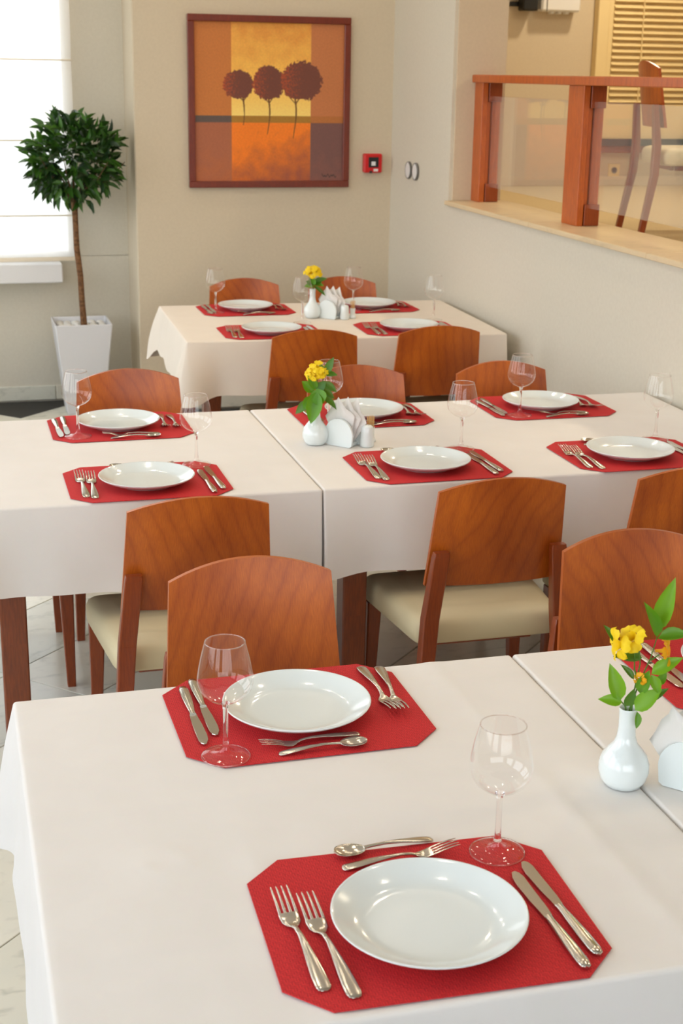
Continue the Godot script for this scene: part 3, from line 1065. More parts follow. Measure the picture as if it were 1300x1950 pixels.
func cutlery(kind: String, label: String, at: Vector3, turn: float, group: String, scale_ := 1.0) -> void:
	var category: String = {"dinner_fork": "fork", "dessert_fork": "fork", "dinner_knife": "knife", "dessert_spoon": "spoon"}[kind]
	var t := thing(kind, label, category, at, turn, group)
	t.scale = Vector3(scale_, scale_, scale_)
	if category == "fork":
		obj("handle", K.fork_handle, M.steel, t)
		var h := obj("fork_head", K.fork_head, M.steel, t)
		for k in 4:
			obj("tine", K["tine_%d" % k], M.steel, h)
	elif category == "knife":
		obj("handle", K.knife_handle, M.steel, t)
		obj("blade", K.knife_blade, M.steel, t)
	else:
		obj("handle", K.spoon_handle, M.steel, t)
		obj("spoon_bowl", K.spoon_bowl, M.steel, t)


func place(p: Dictionary) -> void:
	# the sitter's frame: +x to their right, +z towards them
	var turn: float = p.turn
	var b := Basis(Vector3.UP, turn)
	var c := Vector3(p.x, 0, p.z)
	var top := TABLE_TOP + 0.0022
	var where: String = p.where
	var at := func(x: float, y: float, z: float) -> Vector3:
		return c + b * Vector3(x, 0, z) + Vector3(0, top + y, 0)
	var j := func(a: float) -> float:
		return rng.randf_range(-a, a)
	var on := 0.0018
	var mo: Vector2 = p.get("mat", Vector2(0, -0.02))
	var m := obj("placemat", K.placemat, M.placemat)
	m.position = at.call(mo.x, 0.0, mo.y)
	m.rotation.y = turn + p.get("mat_turn", 0.0)
	tag(m, "red woven placemat, " + where, "placemat", "red placemats")
	var pl := obj("dinner_plate", K.plate, M.porcelain)
	pl.position = at.call(0, on, 0)
	tag(pl, "white dinner plate, " + where, "plate", "dinner plates")
	var F: Array = p.get("forks", [Vector3(-0.178, 0.002, 0.01), Vector3(-0.150, 0.018, -0.02)])
	for k in 2:
		cutlery("dinner_fork", "%s steel dinner fork, %s" % [["outer", "inner"][k], where], at.call(F[k].x + j.call(0.003), on, F[k].y + j.call(0.006)), turn + F[k].z + j.call(0.04), "dinner forks", 1.07)
	var N: Array = p.get("knives", [Vector3(0.192, -0.005, 0.02), Vector3(0.166, 0.022, -0.02)])
	for k in 2:
		cutlery("dinner_knife", "%s steel dinner knife, %s" % [["outer", "inner"][k], where], at.call(N[k].x + j.call(0.003), on, N[k].y + j.call(0.006)), turn + N[k].z + j.call(0.03), "dinner knives", 1.06)
	# dessert pieces lie across, beyond the plate: spoon bowl to the left, fork tines to the right
	var D: Vector2 = p.get("dessert", Vector2(0, -0.150))
	cutlery("dessert_fork", "steel dessert fork, " + where, at.call(D.x + 0.005 + j.call(0.006), on, D.y + j.call(0.003)), turn - PI / 2 + 0.06 + j.call(0.04), "dessert forks", 0.86)
	cutlery("dessert_spoon", "steel dessert spoon, " + where, at.call(D.x - 0.005 + j.call(0.006), on, D.y - 0.032 + j.call(0.003)), turn + PI / 2 + 0.02 + j.call(0.05), "dessert spoons", 0.95)
	if not p.get("no_glass", false):
		var q: Vector2 = p.get("glass", Vector2(0.165, -0.165))
		var g := thing("wine_glass", "clear wine glass, " + where, "glass", at.call(q.x, on, q.y), rng.randf() * TAU, "wine glasses")
		obj("bowl", K.glass_bowl, M.thin_glass, g)
		obj("rim", K.glass_rim, M.glass, g)
		obj("stem", K.glass_stem, M.glass, g)
		var ft := obj("foot", K.glass_foot, M.thin_glass, g)
		obj("edge", K.glass_foot_rim, M.glass, ft)


func build_settings() -> void:
	setting_meshes()
	var r1 := "at table below the painting, "
	var r2 := "second row from painting, "
	var r3 := "third row from painting, "
	place({"x": 0.572, "z": -1.582, "turn": 0.0, "mat": Vector2(0.002, -0.030), "mat_turn": -0.03, "where": r3 + "side away from it", "glass": Vector2(0.160, -0.160), "dessert": Vector2(0.005, -0.176),
		"forks": [Vector3(-0.177, -0.012, 0.03), Vector3(-0.146, 0.014, 0.02)], "knives": [Vector3(0.188, 0.0, 0.06), Vector3(0.163, 0.026, -0.01)]})
	place({"x": 0.558, "z": -2.280, "turn": PI, "mat": Vector2(0, 0.005), "mat_turn": 0.01, "where": r3 + "painting side, table without vase", "glass": Vector2(0.156, -0.140), "dessert": Vector2(0.0, -0.122),
		"forks": [Vector3(-0.190, 0.048, -0.06), Vector3(-0.166, 0.052, 0.0)], "knives": [Vector3(0.186, 0.028, 0.0), Vector3(0.157, 0.058, 0.0)]})
	place({"x": 1.46, "z": -2.265, "turn": PI, "where": r3 + "painting side, table with vase", "mat": Vector2(0, 0.005), "glass": Vector2(-0.10, -0.19), "no_glass": true, "knives": [Vector3(0.180, 0.06, 0.03), Vector3(0.152, 0.05, 0.0)]})
	place({"x": 0.506, "z": -4.512, "turn": PI, "mat": Vector2(-0.004, -0.003), "where": r2 + "painting side, table without vase", "glass": Vector2(0.138, -0.113), "dessert": Vector2(-0.03, -0.128)})
	place({"x": 0.503, "z": -3.826, "turn": 0.0, "mat": Vector2(0.003, -0.025), "where": r2 + "side away from it, table without vase", "glass": Vector2(0.168, -0.167)})
	place({"x": 1.330, "z": -4.515, "turn": PI, "mat": Vector2(0.014, 0.0), "where": r2 + "painting side, beside the vase", "glass": Vector2(0.150, -0.100), "dessert": Vector2(-0.05, -0.128)})
	place({"x": 1.322, "z": -3.838, "turn": 0.0, "mat": Vector2(0.010, -0.020), "where": r2 + "side away from it, beside the vase", "glass": Vector2(0.172, -0.170)})
	place({"x": 1.970, "z": -4.515, "turn": PI, "mat": Vector2(-0.007, 0.0), "where": r2 + "painting side, next to the partition", "glass": Vector2(0.126, -0.120), "dessert": Vector2(-0.03, -0.128)})
	place({"x": 1.974, "z": -3.828, "turn": 0.0, "mat": Vector2(0.010, -0.020), "where": r2 + "side away from it, next to the partition", "glass": Vector2(0.172, -0.170)})
	place({"x": 1.388, "z": -6.775, "turn": PI, "where": r1 + "wall side, window end", "mat": Vector2(0.0, 0.0), "glass": Vector2(0.160, -0.075), "dessert": Vector2(-0.03, -0.128)})
	place({"x": 1.372, "z": -6.125, "turn": -0.02, "where": r1 + "side away from it, window end", "glass": Vector2(0.190, -0.230), "mat": Vector2(0, -0.03)})
	place({"x": 2.005, "z": -6.755, "turn": PI, "where": r1 + "wall side, partition end", "mat": Vector2(0.0, 0.0), "glass": Vector2(0.110, -0.10), "dessert": Vector2(-0.03, -0.128)})
	place({"x": 2.003, "z": -6.105, "turn": -0.02, "where": r1 + "side away from it, partition end", "glass": Vector2(0.185, -0.22), "mat": Vector2(0, -0.03)})


# ------------------------------------------------------------------ centrepieces
# a leaf along +y, its face to +z, one unit long and one unit wide, folded along the rib
func leaf_mesh(bend: float, fold: float, n := 6) -> ArrayMesh:
	var g := Geo.new()
	var L := []
	for i in n + 1:
		var t := float(i) / n
		var half := 0.5 * pow(sin(PI * pow(t, 0.8)), 0.9) if i > 0 and i < n else 0.0
		var z := -bend * t * t
		L.append([Vector3(-half, t, z + fold * half), Vector3(0, t, z), Vector3(half, t, z + fold * half)])
	for i in n:
		g.quad(L[i][0], L[i][1], L[i + 1][1], L[i + 1][0])
		g.quad(L[i][1], L[i][2], L[i + 1][2], L[i + 1][1])
	return g.mesh()


func leaf(parent: Node3D, from: Vector3, to: Vector3, width: float, face_: Vector3, m: Material, mesh: Mesh) -> void:
	var d := to - from
	var y := d
	var x := d.normalized().cross(face_.normalized()).normalized() * width
	var z := x.cross(d).normalized() * d.length()
	var o := obj("leaf", mesh, m, parent)
	o.transform = Transform3D(Basis(x, y, z), from)


func flower(parent: Node3D, at: Vector3, facing: Vector3, size: float, m: Material) -> void:
	var f := Node3D.new()
	f.name = "flower"
	parent.add_child(f, true)
	var z := facing.normalized()
	var x := Vector3(0.2, 1, 0.1).cross(z).normalized()
	f.transform = Transform3D(Basis(x, z.cross(x), z).scaled_local(Vector3(size, size, size)), at)
	var g := Geo.new()
	var rings := []
	for p in [[0.10, -0.95], [0.13, -0.6], [0.22, -0.3], [0.34, -0.08], [0.40, 0.0]]:
		var ring := PackedVector3Array()
		for k in 12:
			var a := TAU * k / 12
			ring.append(Vector3(cos(a) * p[0], sin(a) * p[0], p[1]))
		rings.append(ring)
	g.loft(rings, true, true, false)
	obj("flower_tube", g.mesh(), m, f)
	for k in 5:
		var p := obj("petal", K.petal, m, f)
		var bent := Basis(Vector3.BACK, TAU * k / 5 + 0.2 + rng.randf_range(-0.15, 0.15)) * Basis(Vector3.RIGHT, rng.randf_range(-0.45, 0.35))
		var grow := rng.randf_range(0.85, 1.2)
		p.basis = bent.scaled_local(Vector3(grow, grow, grow))


func petal_mesh() -> ArrayMesh:
	var g := Geo.new()
	var rows := []
	for i in 6:
		var t := i / 5.0
		var r := 0.36 + 0.64 * t
		var half := lerpf(0.24, 0.56, sin(t * PI * 0.60)) * (1.0 - 0.30 * pow(t, 4.0))
		var row := []
		for j in 7:
			var u := lerpf(-1.0, 1.0, j / 6.0)
			row.append(Vector3(u * half, r - 0.10 * u * u * t, -0.04 + 0.16 * t - 0.30 * t * t + 0.11 * t * sin(u * 6.0) + 0.05 * t * cos(u * 11.0)))
		rows.append(row)
	for i in 5:
		for j in 6:
			g.quad(rows[i][j], rows[i][j + 1], rows[i + 1][j + 1], rows[i + 1][j])
	return g.mesh()


func vase(at: Vector3, label: String) -> void:
	if not K.has("vase"):
		var g := Geo.new()
		g.lathe([[0.0, 0.002], [0.024, 0.002], [0.027, 0.0], [0.031, 0.002], [0.0375, 0.012], [0.0410, 0.026], [0.0405, 0.038], [0.036, 0.052], [0.027, 0.064], [0.019, 0.074], [0.0150, 0.086], [0.0138, 0.100], [0.0138, 0.118], [0.0147, 0.131], [0.0150, 0.134], [0.0143, 0.1352], [0.0130, 0.134],
			[0.0120, 0.118], [0.0122, 0.095], [0.016, 0.078], [0.03, 0.055], [0.035, 0.03], [0.02, 0.008], [0.0, 0.007]], 40)
		K.vase = g.outward().mesh()
	var o := obj("flower_vase", K.vase, M.porcelain)
	o.position = at
	tag(o, label, "vase", "bud vases")


func sprig(at: Vector3, label: String, leaves: Array, flowers: Array, stems: Array) -> void:
	# coordinates in centimetres from the mouth of the vase: across, up, towards the room's open side
	var t := thing("flower_sprig", label, "flowers", at, -0.35, "flower sprigs")
	var cm := func(a: Array, k: int) -> Vector3:
		return Vector3(a[k], a[k + 1], a[k + 2]) * 0.01
	for s in stems:
		var path := []
		var radii := []
		for k in s.size() / 3:
			path.append(cm.call(s, k * 3))
			radii.append(lerpf(0.0018, 0.0009, float(k) / maxf(1.0, s.size() / 3 - 1)))
		var g := Geo.new()
		g.tube(path, radii, 6)
		obj("stem", g.mesh(), M.stem, t)
	for l in leaves:
		var f := Vector3(l[7], l[8], l[9])
		leaf(t, cm.call(l, 0), cm.call(l, 3), l[6] * 0.01, f, M[["leaf_bright", "leaf_mid", "leaf_dark"][l[10]]], K["leaf_%d" % (l[10] % 2)])
	for f in flowers:
		flower(t, cm.call(f, 0), Vector3(f[3], f[4], f[5]), f[6] * 0.01, M.petal if f[7] == 0 else M.petal_deep)


func napkin_holder(at: Vector3, turn: float, where: String, n: int) -> void:
	if not K.has("holder_plate"):
		var o := PackedVector2Array()
		for k in 25:
			var a := PI * k / 24
			o.append(Vector2(cos(a) * 0.043, 0.030 + sin(a) * 0.043))
		o.append(Vector2(-0.040, 0.004))
		o.append(Vector2(-0.034, 0.0))
		o.append(Vector2(0.034, 0.0))
		o.append(Vector2(0.040, 0.004))
		var g := Geo.new()
		g.slab(o, -0.004, 0.008, 0.002)
		# stood upright: outline's second axis points up
		for i in g.v.size():
			var p := g.v[i]
			g.v[i] = Vector3(p.x, p.z, -p.y)
		K.holder_plate = g.outward().mesh()
		K.holder_base = boxes([[Vector3(-0.034, 0.0, -0.022), Vector3(0.034, 0.010, 0.022)]], 0.004)
		# a folded paper napkin, standing on its corner fold
		g = Geo.new()
		var L := []
		for s in 2:
			var row := []
			for i in 7:
				for q in 7:
					pass
			L.append(row)
		var rings := []
		for i in 9:
			var u := lerpf(-1.0, 1.0, i / 8.0)
			var half := 0.045
			var x := u * half
			var topy := 0.128 - 0.052 * absf(u) + 0.003 * sin(u * 9.0)
			var z := 0.004 * sin(u * 5.0)
			var ring := PackedVector3Array()
			for q in 6:
				var t := q / 5.0
				ring.append(Vector3(x * lerpf(0.55, 1.0, t), lerpf(0.012, topy, t), z * t + 0.0012))
			for q in 6:
				var t := 1.0 - q / 5.0
				ring.append(Vector3(x * lerpf(0.55, 1.0, t), lerpf(0.012, topy - 0.002, t), z * t - 0.0012))
			rings.append(ring)
		g.loft(rings)
		K.napkin = g.outward().mesh()
	var h := thing("napkin_holder", "white porcelain arched napkin holder " + where, "napkin holder", at, turn, "napkin holders")
	h.scale = Vector3(1.18, 1.18, 1.18)
	obj("base", K.holder_base, M.porcelain, h)
	for s in [-1, 1]:
		obj("arched_side", K.holder_plate, M.porcelain, h).position = Vector3(0, 0, s * 0.022)
	for k in n:
		var t := (k - (n - 1) / 2.0)
		var o := obj("paper_napkin", K.napkin, M.napkin)
		o.transform = Transform3D(Basis(Vector3.UP, turn).scaled(Vector3(1.14, 1.18, 1.14)), at) * Transform3D(Basis(Vector3.RIGHT, t * 0.10) * Basis(Vector3.BACK, t * 0.16 - 0.1), Vector3(0, 0.002, t * 0.0048))
		tag(o, "%s folded white paper napkin from the vase, %s" % [["first", "second", "third", "fourth", "fifth"][n - 1 - k], where], "napkin", "napkins " + where)


func shaker(at: Vector3, label: String) -> void:
	if not K.has("shaker"):
		var g := Geo.new()
		g.lathe([[0.0, 0.0], [0.020, 0.0], [0.0225, 0.003], [0.0222, 0.012], [0.0205, 0.040], [0.0195, 0.056], [0.0175, 0.063], [0.012, 0.067], [0.0, 0.0685]], 32)
		K.shaker = g.outward().mesh()
		K.hole = boxes([[Vector3(-0.0011, 0.0, -0.0011), Vector3(0.0011, 0.0006, 0.0011)]], 0.0003)
	var t := thing("salt_shaker", label, "shaker", at, 0.0, "shakers")
	obj("body", K.shaker, M.porcelain, t)
	for k in 5:
		obj("hole", K.hole, M.dark_plastic, t).position = Vector3(cos(k * TAU / 5) * 0.006, 0.0675, sin(k * TAU / 5) * 0.006)


func picks(at: Vector3, where: String, n: int) -> void:
	if not K.has("pick_cup"):
		var g := Geo.new()
		g.lathe([[0.0, 0.0], [0.0165, 0.0], [0.0175, 0.003], [0.0160, 0.008], [0.0125, 0.012], [0.0118, 0.020], [0.0125, 0.040], [0.0130, 0.046], [0.0120, 0.0465], [0.0110, 0.040], [0.0104, 0.016], [0.0, 0.014]], 28)
		K.pick_cup = g.outward().mesh()
		g = Geo.new()
		g.tube([Vector3(0, 0, 0), Vector3(0, 0.005, 0), Vector3(0, 0.060, 0), Vector3(0, 0.065, 0)], [0.0002, 0.001, 0.001, 0.0002], 6)
		K.pick = g.mesh()
	var o := obj("toothpick_holder", K.pick_cup, M.porcelain)
	o.position = at
	tag(o, "small white porcelain toothpick cup " + where, "cup", "toothpick cups")
	for k in n:
		var a := k * 2.4
		var r := 0.0085 * sqrt((k + 0.5) / n)
		var p := obj("toothpick", K.pick, M.toothpick)
		p.transform = Transform3D(Basis(Vector3(cos(a), 0, sin(a)).cross(Vector3.UP).normalized(), -0.06 * r / 0.0085), at + Vector3(cos(a) * r, 0.0148 + 0.002 * (k % 3), sin(a) * r))
		tag(p, "wooden toothpick standing in the cup " + where, "toothpick", "toothpicks " + where)


func build_centrepieces() -> void:
	K.petal = petal_mesh()
	K.leaf_0 = leaf_mesh(0.10, 0.35)
	K.leaf_1 = leaf_mesh(-0.08, 0.5)
	var y := TABLE_TOP + 0.001
	# third row
	var v := Vector3(1.012, y, -1.900)
	vase(v, "white bottle-shaped bud vase, third row from the painting")
	# leaves: from (3), to (3), width, facing (3), tone
	sprig(v + Vector3(0, 0.133, 0), "yellow trumpet flowers with bright green leaves, third row from the painting", [
		[3.7, 13.6, -0.4, 5.4, 22.4, 0.2, 3.0, -0.3, 0.3, 1.0, 0], [3.5, 12.6, 0.2, 0.6, 18.8, 0.8, 2.0, 0.4, 0.2, 1.0, 1], [3.6, 12.4, 0.4, 8.6, 12.9, 0.0, 2.4, -0.1, 0.9, 0.7, 1],
		[3.0, 6.6, 1.0, 7.6, 9.8, 1.2, 2.3, -0.3, 0.6, 0.9, 0], [-2.6, 10.6, -1.0, -4.6, 13.6, -1.6, 1.4, 0.6, 0.2, 0.9, 2], [1.6, 8.6, -0.6, -3.0, 9.0, -0.2, 2.4, 0.0, 0.8, 0.7, 2],
		[-1.5, 1.6, 0.6, -3.4, 7.6, 0.2, 2.7, 0.1, 0.2, 1.0, 0], [-1.2, 1.4, 0.8, -5.0, 2.2, 1.6, 2.0, 0.0, 0.7, 0.9, 0], [0.9, 0.3, 1.2, 4.6, 4.4, 1.6, 2.9, -0.4, 0.5, 0.9, 0],
		[3.2, 1.2, -0.4, 6.0, 3.8, -0.2, 1.4, -0.4, 0.6, 0.9, 2], [1.2, 0.2, 1.4, 1.1, -2.5, 2.0, 1.2, 0.3, 0.3, 1.0, 1], [3.0, 6.4, 0.8, 4.5, 3.4, 1.5, 1.8, 0.2, 0.3, 1.0, 0],
		[0.5, 5.0, -0.2, -1.6, 7.4, -0.6, 1.1, 0.5, 0.4, 0.9, 2], [4.1, 4.2, -0.2, 5.6, 6.5, -0.6, 1.5, 0.0, 0.4, 1.0, 1], [-0.6, 0.8, 0.8, 0.6, 3.8, 1.0, 2.0, 0.3, 0.3, 1.0, 2], [1.5, 3.0, 0.5, 2.8, 7.2, 0.6, 2.2, -0.3, 0.2, 1.0, 1]],
		[[-2.9, 11.2, 0.8, -0.95, 0.1, 0.35, 2.7, 0], [-0.6, 12.6, 0.3, -0.45, 0.75, 0.55, 2.3, 0], [5.6, 10.2, 0.0, 0.95, 0.15, 0.35, 2.3, 1], [1.2, 5.4, 1.0, -0.6, -0.3, 0.8, 1.2, 1]],
		[[0, -8, 0, 0.2, 0, 0, 1.4, 5, 0.3, 2.8, 9, 0.2, 3.6, 12.8, 0.0], [0.2, -6, 0.2, 0.6, 3, 0.3, 1.2, 8, 0.4, 0.8, 10.8, 0.4], [2.8, 8.6, 0.2, 4.2, 9.6, 0.0], [-0.2, -4, 0.2, -0.5, 0.4, 0.4, -1.4, 1.6, 0.6], [1.2, 4.4, 0.4, 0.4, 7.0, 0.2, 0.2, 10.0, 0.5]])
	napkin_holder(Vector3(1.122, y, -1.868), -0.85, "on the third row from the painting", 5)
	shaker(Vector3(1.225, y, -1.83), "white porcelain salt shaker, third row from the painting")
	# second row
	v = Vector3(1.074, y, -4.172)
	vase(v, "white bottle-shaped bud vase, second row from the painting")
	sprig(v + Vector3(0, 0.133, 0), "yellow flowers with broad hanging green leaves, second row from the painting", [
		[0.6, 3.6, 1.2, -1.2, -6.4, 2.6, 5.0, 0.1, 0.4, 1.0, 1], [0.6, 4.4, 1.0, 1.6, -1.0, 2.2, 5.4, -0.1, 0.4, 1.0, 1], [-0.6, 3.0, 0.0, -4.4, 6.4, 0.4, 3.4, 0.2, 0.3, 1.0, 1], [-1.0, 0.0, 0.2, -6.6, -4.0, 0.0, 3.2, 0.2, 0.7, 0.7, 2],
		[0.4, 4.6, 0.2, 6.0, 1.4, 0.4, 2.8, -0.2, 0.8, 0.6, 2], [2.0, 6.0, 0.0, 6.6, 3.4, 0.2, 2.6, -0.2, 0.7, 0.7, 2], [3.4, 9.0, -0.2, 5.2, 14.0, 0.0, 2.6, -0.2, 0.3, 1.0, 2], [3.0, 8.4, 0.0, 6.6, 8.8, 0.4, 2.4, -0.2, 0.8, 0.6, 2],
		[2.6, 8.2, 0.0, 1.2, 11.8, -0.4, 2.2, 0.3, 0.3, 1.0, 2], [1.2, 2.0, 0.6, 6.8, -1.8, 0.8, 2.8, 0.0, 0.9, 0.5, 2], [-0.4, 1.4, 0.6, -3.8, -2.0, 1.2, 3.6, 0.2, 0.5, 0.9, 1], [0.2, 4.0, 0.8, -2.6, 8.4, 1.2, 2.6, 0.2, 0.4, 1.0, 1], [0.5, 3.5, 0.8, 3.0, 6.8, 1.0, 3.0, 0.1, 0.5, 0.9, 2]],
		[[-1.6, 9.6, 0.6, -0.5, 0.5, 0.8, 2.3, 0], [0.6, 10.6, 0.2, 0.1, 0.7, 0.7, 2.3, 0], [1.8, 9.2, 0.8, 0.5, 0.3, 0.8, 2.0, 0], [-2.6, 8.4, 0.8, -0.7, 0.0, 0.7, 1.8, 0], [0.0, 8.8, 1.2, 0.0, 0.2, 1.0, 1.9, 0]],
		[[0, -8, 0, 0.2, 0, 0, 0.8, 5, 0.2, 0.2, 9, 0.2], [0.2, -6, 0, 0.8, 3, 0, 2.4, 7.4, 0, 3.4, 9.4, 0.0], [0.6, 4, 0.1, -1.0, 7.0, 0.3, -1.6, 9.0, 0.4]])
	napkin_holder(Vector3(1.158, y, -4.146), -0.85, "on the second row from the painting", 3)
	shaker(Vector3(1.222, y, -4.108), "white porcelain salt shaker, second row from the painting")
	picks(Vector3(1.250, y, -4.165), "on the second row", 18)
	# first row
	v = Vector3(1.652, y, -6.500)
	vase(v, "white bottle-shaped bud vase on the table below the painting")
	sprig(v + Vector3(0, 0.133, 0), "bunch of yellow flowers with dark leaves on the table below the painting", [
		[0.4, 2.0, 0.6, -3.0, 4.0, 0.8, 3.0, 0.2, 0.6, 0.8, 2], [0.4, 2.0, 0.6, 4.6, 4.4, 0.8, 3.2, -0.2, 0.6, 0.8, 2], [0.4, 1.4, 0.8, -3.8, 1.2, 1.2, 2.8, 0.1, 0.7, 0.8, 1], [0.6, 1.6, 0.8, 6.4, -2.6, 1.2, 2.0, -0.2, 0.7, 0.7, 2], [0.6, 3.0, 0.0, 6.8, 5.4, 0.0, 3.0, -0.2, 0.6, 0.8, 2],
		[0.2, 2.4, 0.8, 1.4, 5.2, 1.2, 3.0, 0.0, 0.6, 0.8, 1], [0.2, 2.4, 0.8, -1.4, 5.6, 1.0, 3.0, 0.1, 0.6, 0.8, 2], [1.0, 2.4, 0.6, 5.4, 1.6, 1.0, 2.6, -0.2, 0.7, 0.7, 1]],
		[[-2.8, 8.6, 0.4, -0.7, 0.4, 0.6, 2.3, 0], [-0.6, 8.0, 1.2, -0.1, 0.3, 1.0, 2.6, 0], [2.2, 8.8, 0.8, 0.4, 0.5, 0.8, 2.5, 0], [0.4, 10.0, 0.0, 0.0, 0.8, 0.6, 2.0, 0], [3.4, 7.6, 0.2, 0.8, 0.2, 0.6, 1.7, 0]],
		[[0, -8, 0, 0.2, 0, 0, 0.4, 4, 0.2, 0.0, 8, 0.2], [0.2, -6, 0, 0.6, 3, 0, 1.8, 8.4, 0.2], [0, -5, 0, -0.4, 3, 0, -2.2, 8.2, 0.1]])
	napkin_holder(Vector3(1.734, y, -6.476), -0.85, "on the table below the painting", 3)
	shaker(Vector3(1.790, y, -6.430), "white porcelain salt shaker on the table below the painting")
	picks(Vector3(1.836, y, -6.455), "on the table below the painting", 14)


# ------------------------------------------------------------------ things on the walls
func build_wall_things() -> void:
	var p := thing("framed_painting", "square painting of three round trees in orange bands, dark red frame", "painting", Vector3(1.769, 1.692, BACK_Z))
	var h := 0.4515
	var f := 0.036
	obj("frame", boxes([[Vector3(-h, -h, 0.0), Vector3(h, -h + f, 0.03)], [Vector3(-h, h - f, 0.0), Vector3(h, h, 0.03)], [Vector3(-h, -h + f, 0.0), Vector3(-h + f, h - f, 0.03)], [Vector3(h - f, -h + f, 0.0), Vector3(h, h - f, 0.03)]], 0.003), M.wood_frame, p)
	var n := noise(91, 1.0, 4)
	var tones := func(c: Array) -> Color:
		return Color(c[0] / 240.0, c[1] / 240.0, c[2] / 238.0)
	var trees := [[0.289, 0.387, 0.100, 0.090, 0.317, 0.64], [0.492, 0.376, 0.105, 0.110, 0.487, 0.70], [0.712, 0.362, 0.138, 0.125, 0.665, 0.725]]
	var im := picture(512, 512, func(u: float, v: float) -> Color:
		var k := n.get_noise_2d(u * 9.0, v * 9.0)
		var band := 0 if u < 0.244 else (1 if u < 0.775 else 2)
		var c: Color
		if v < 0.583:
			if band == 1:
				var t := v / 0.583
				c = tones.call([222, 150, 62]).lerp(tones.call([244, 190, 84]), clampf(t * 1.6 + 0.4 * k, 0.0, 1.0)).lerp(tones.call([250, 216, 120]), clampf((t - 0.65) * 2.6, 0.0, 1.0))
			else:
				c = tones.call([192, 116, 54] if band == 0 else [190, 117, 68])
		elif v < 0.625:
			c = tones.call([[92, 78, 72], [164, 118, 38], [176, 108, 52]][band])
		elif band == 1:
			var t := clampf((v - 0.72) * 2.9 + (u - 0.5) * 0.9 + 0.35 * k, 0.0, 1.0)
			c = tones.call([240, 126, 26]).lerp(tones.call([158, 84, 58]), t)
		else:
			c = tones.call([166, 98, 66] if band == 0 else [118, 80, 74])
			c = c.lerp(tones.call([188, 104, 54] if band == 0 else [146, 92, 76]), clampf((v - 0.8) * 2.0 + 0.3 * k, 0.0, 1.0))
		for t in trees:
			# trunk
			var lean: float = t[4] + 0.012 * sin(v * 14.0)
			if v > t[1] + t[3] * 0.8 and v < t[5] and absf(u - lean) < lerpf(0.0075, 0.002, clampf((v - t[1]) / (t[5] - t[1]), 0.0, 1.0)):
				c = tones.call([104, 66, 30])
			for s in [-1.0, 1.0]:
				var fork: float = t[1] + t[3] * 1.15
				if v < fork and v > fork - 0.05 and absf(u - lean - s * (fork - v) * 0.8) < 0.004:
					c = tones.call([112, 72, 34])
		for t in trees:
			var dx: float = (u - t[0]) / t[2]
			var dy: float = (v - t[1]) / t[3]
			var r := sqrt(dx * dx + dy * dy) + 0.16 * n.get_noise_2d(u * 40.0, v * 40.0)
			if r < 1.0 and dy < 0.92 + 0.2 * k:
				var warm := clampf(-dx * 0.75 - 0.15 + n.get_noise_2d(u * 55.0, v * 55.0) * 0.9, 0.0, 1.0)
				c = tones.call([112, 62, 48]).lerp(tones.call([188, 80, 38]), warm)
		# a scribbled signature
		if absf(v - 0.966 - 0.010 * sin(u * 240.0) * sin(u * 61.0)) < 0.0045 and u > 0.855 and u < 0.955:
			c = tones.call([60, 42, 44])
		return c.lerp(Color(c.r * 0.95, c.g * 0.95, c.b * 0.96), clampf(0.5 + n.get_noise_2d(u * 60.0, v * 60.0), 0.0, 1.0)))
	var pm := std(Color(1, 1, 1), 0.55)
	pm.albedo_texture = im
	var g := Geo.new()
	var e := h - f + 0.002
	g.quad(Vector3(-e, e, 0.014), Vector3(e, e, 0.014), Vector3(e, -e, 0.014), Vector3(-e, -e, 0.014), -1, Vector2(0, 0), Vector2(1, 0), Vector2(1, 1), Vector2(0, 1))
	obj("canvas", g.mesh(), pm, p)
	obj("backing_board", boxes([[Vector3(-e, -e, 0.001), Vector3(e, e, 0.0135)]], 0.001), M.wall_white, p)

	var fa := thing("fire_alarm_button", "small red square fire alarm button on the wall beside the painting", "alarm button", Vector3(2.357, 1.372, BACK_Z))
	obj("body", boxes([[Vector3(-0.052, -0.052, 0.0), Vector3(0.052, 0.052, 0.045)]], 0.006), M.red_plastic, fa)
	obj("window", boxes([[Vector3(-0.028, -0.022, 0.044), Vector3(0.030, 0.034, 0.048)]], 0.002), M.dark_plastic, fa)
	obj("button", boxes([[Vector3(-0.012, -0.012, 0.047), Vector3(0.012, 0.010, 0.050)]], 0.003), M.white, fa)
	obj("label_strip", boxes([[Vector3(0.002, -0.044, 0.044), Vector3(0.028, -0.030, 0.0462)]], 0.001), M.white, fa)
	obj("lock", boxes([[Vector3(-0.022, -0.054, 0.02), Vector3(-0.006, -0.040, 0.047)]], 0.002), M.dark_plastic, fa)
	var ls := Geo.new()
	ls.lathe([[0.0, 0.0], [0.040, 0.0], [0.042, 0.002], [0.042, 0.010], [0.039, 0.013], [0.030, 0.014], [0.0, 0.014]], 32)
	var rim := Geo.new()
	rim.lathe([[0.0425, 0.0], [0.046, 0.001], [0.046, 0.012], [0.0425, 0.014], [0.0425, 0.0]], 32)
	for k in 2:
		var s := thing("round_switch", "round white and grey wall switch on the pier, %s" % ["the one by the corner", "the one by the ledge"][k], "switch", Vector3(WALL_X, 1.354, -7.615 + 0.12 * k), 0.0, "pair of round switches")
		s.rotation.z = PI / 2
		obj("knob", ls.mesh(), M.white, s)
		obj("ring", rim.mesh(), M.grey_plastic, s)


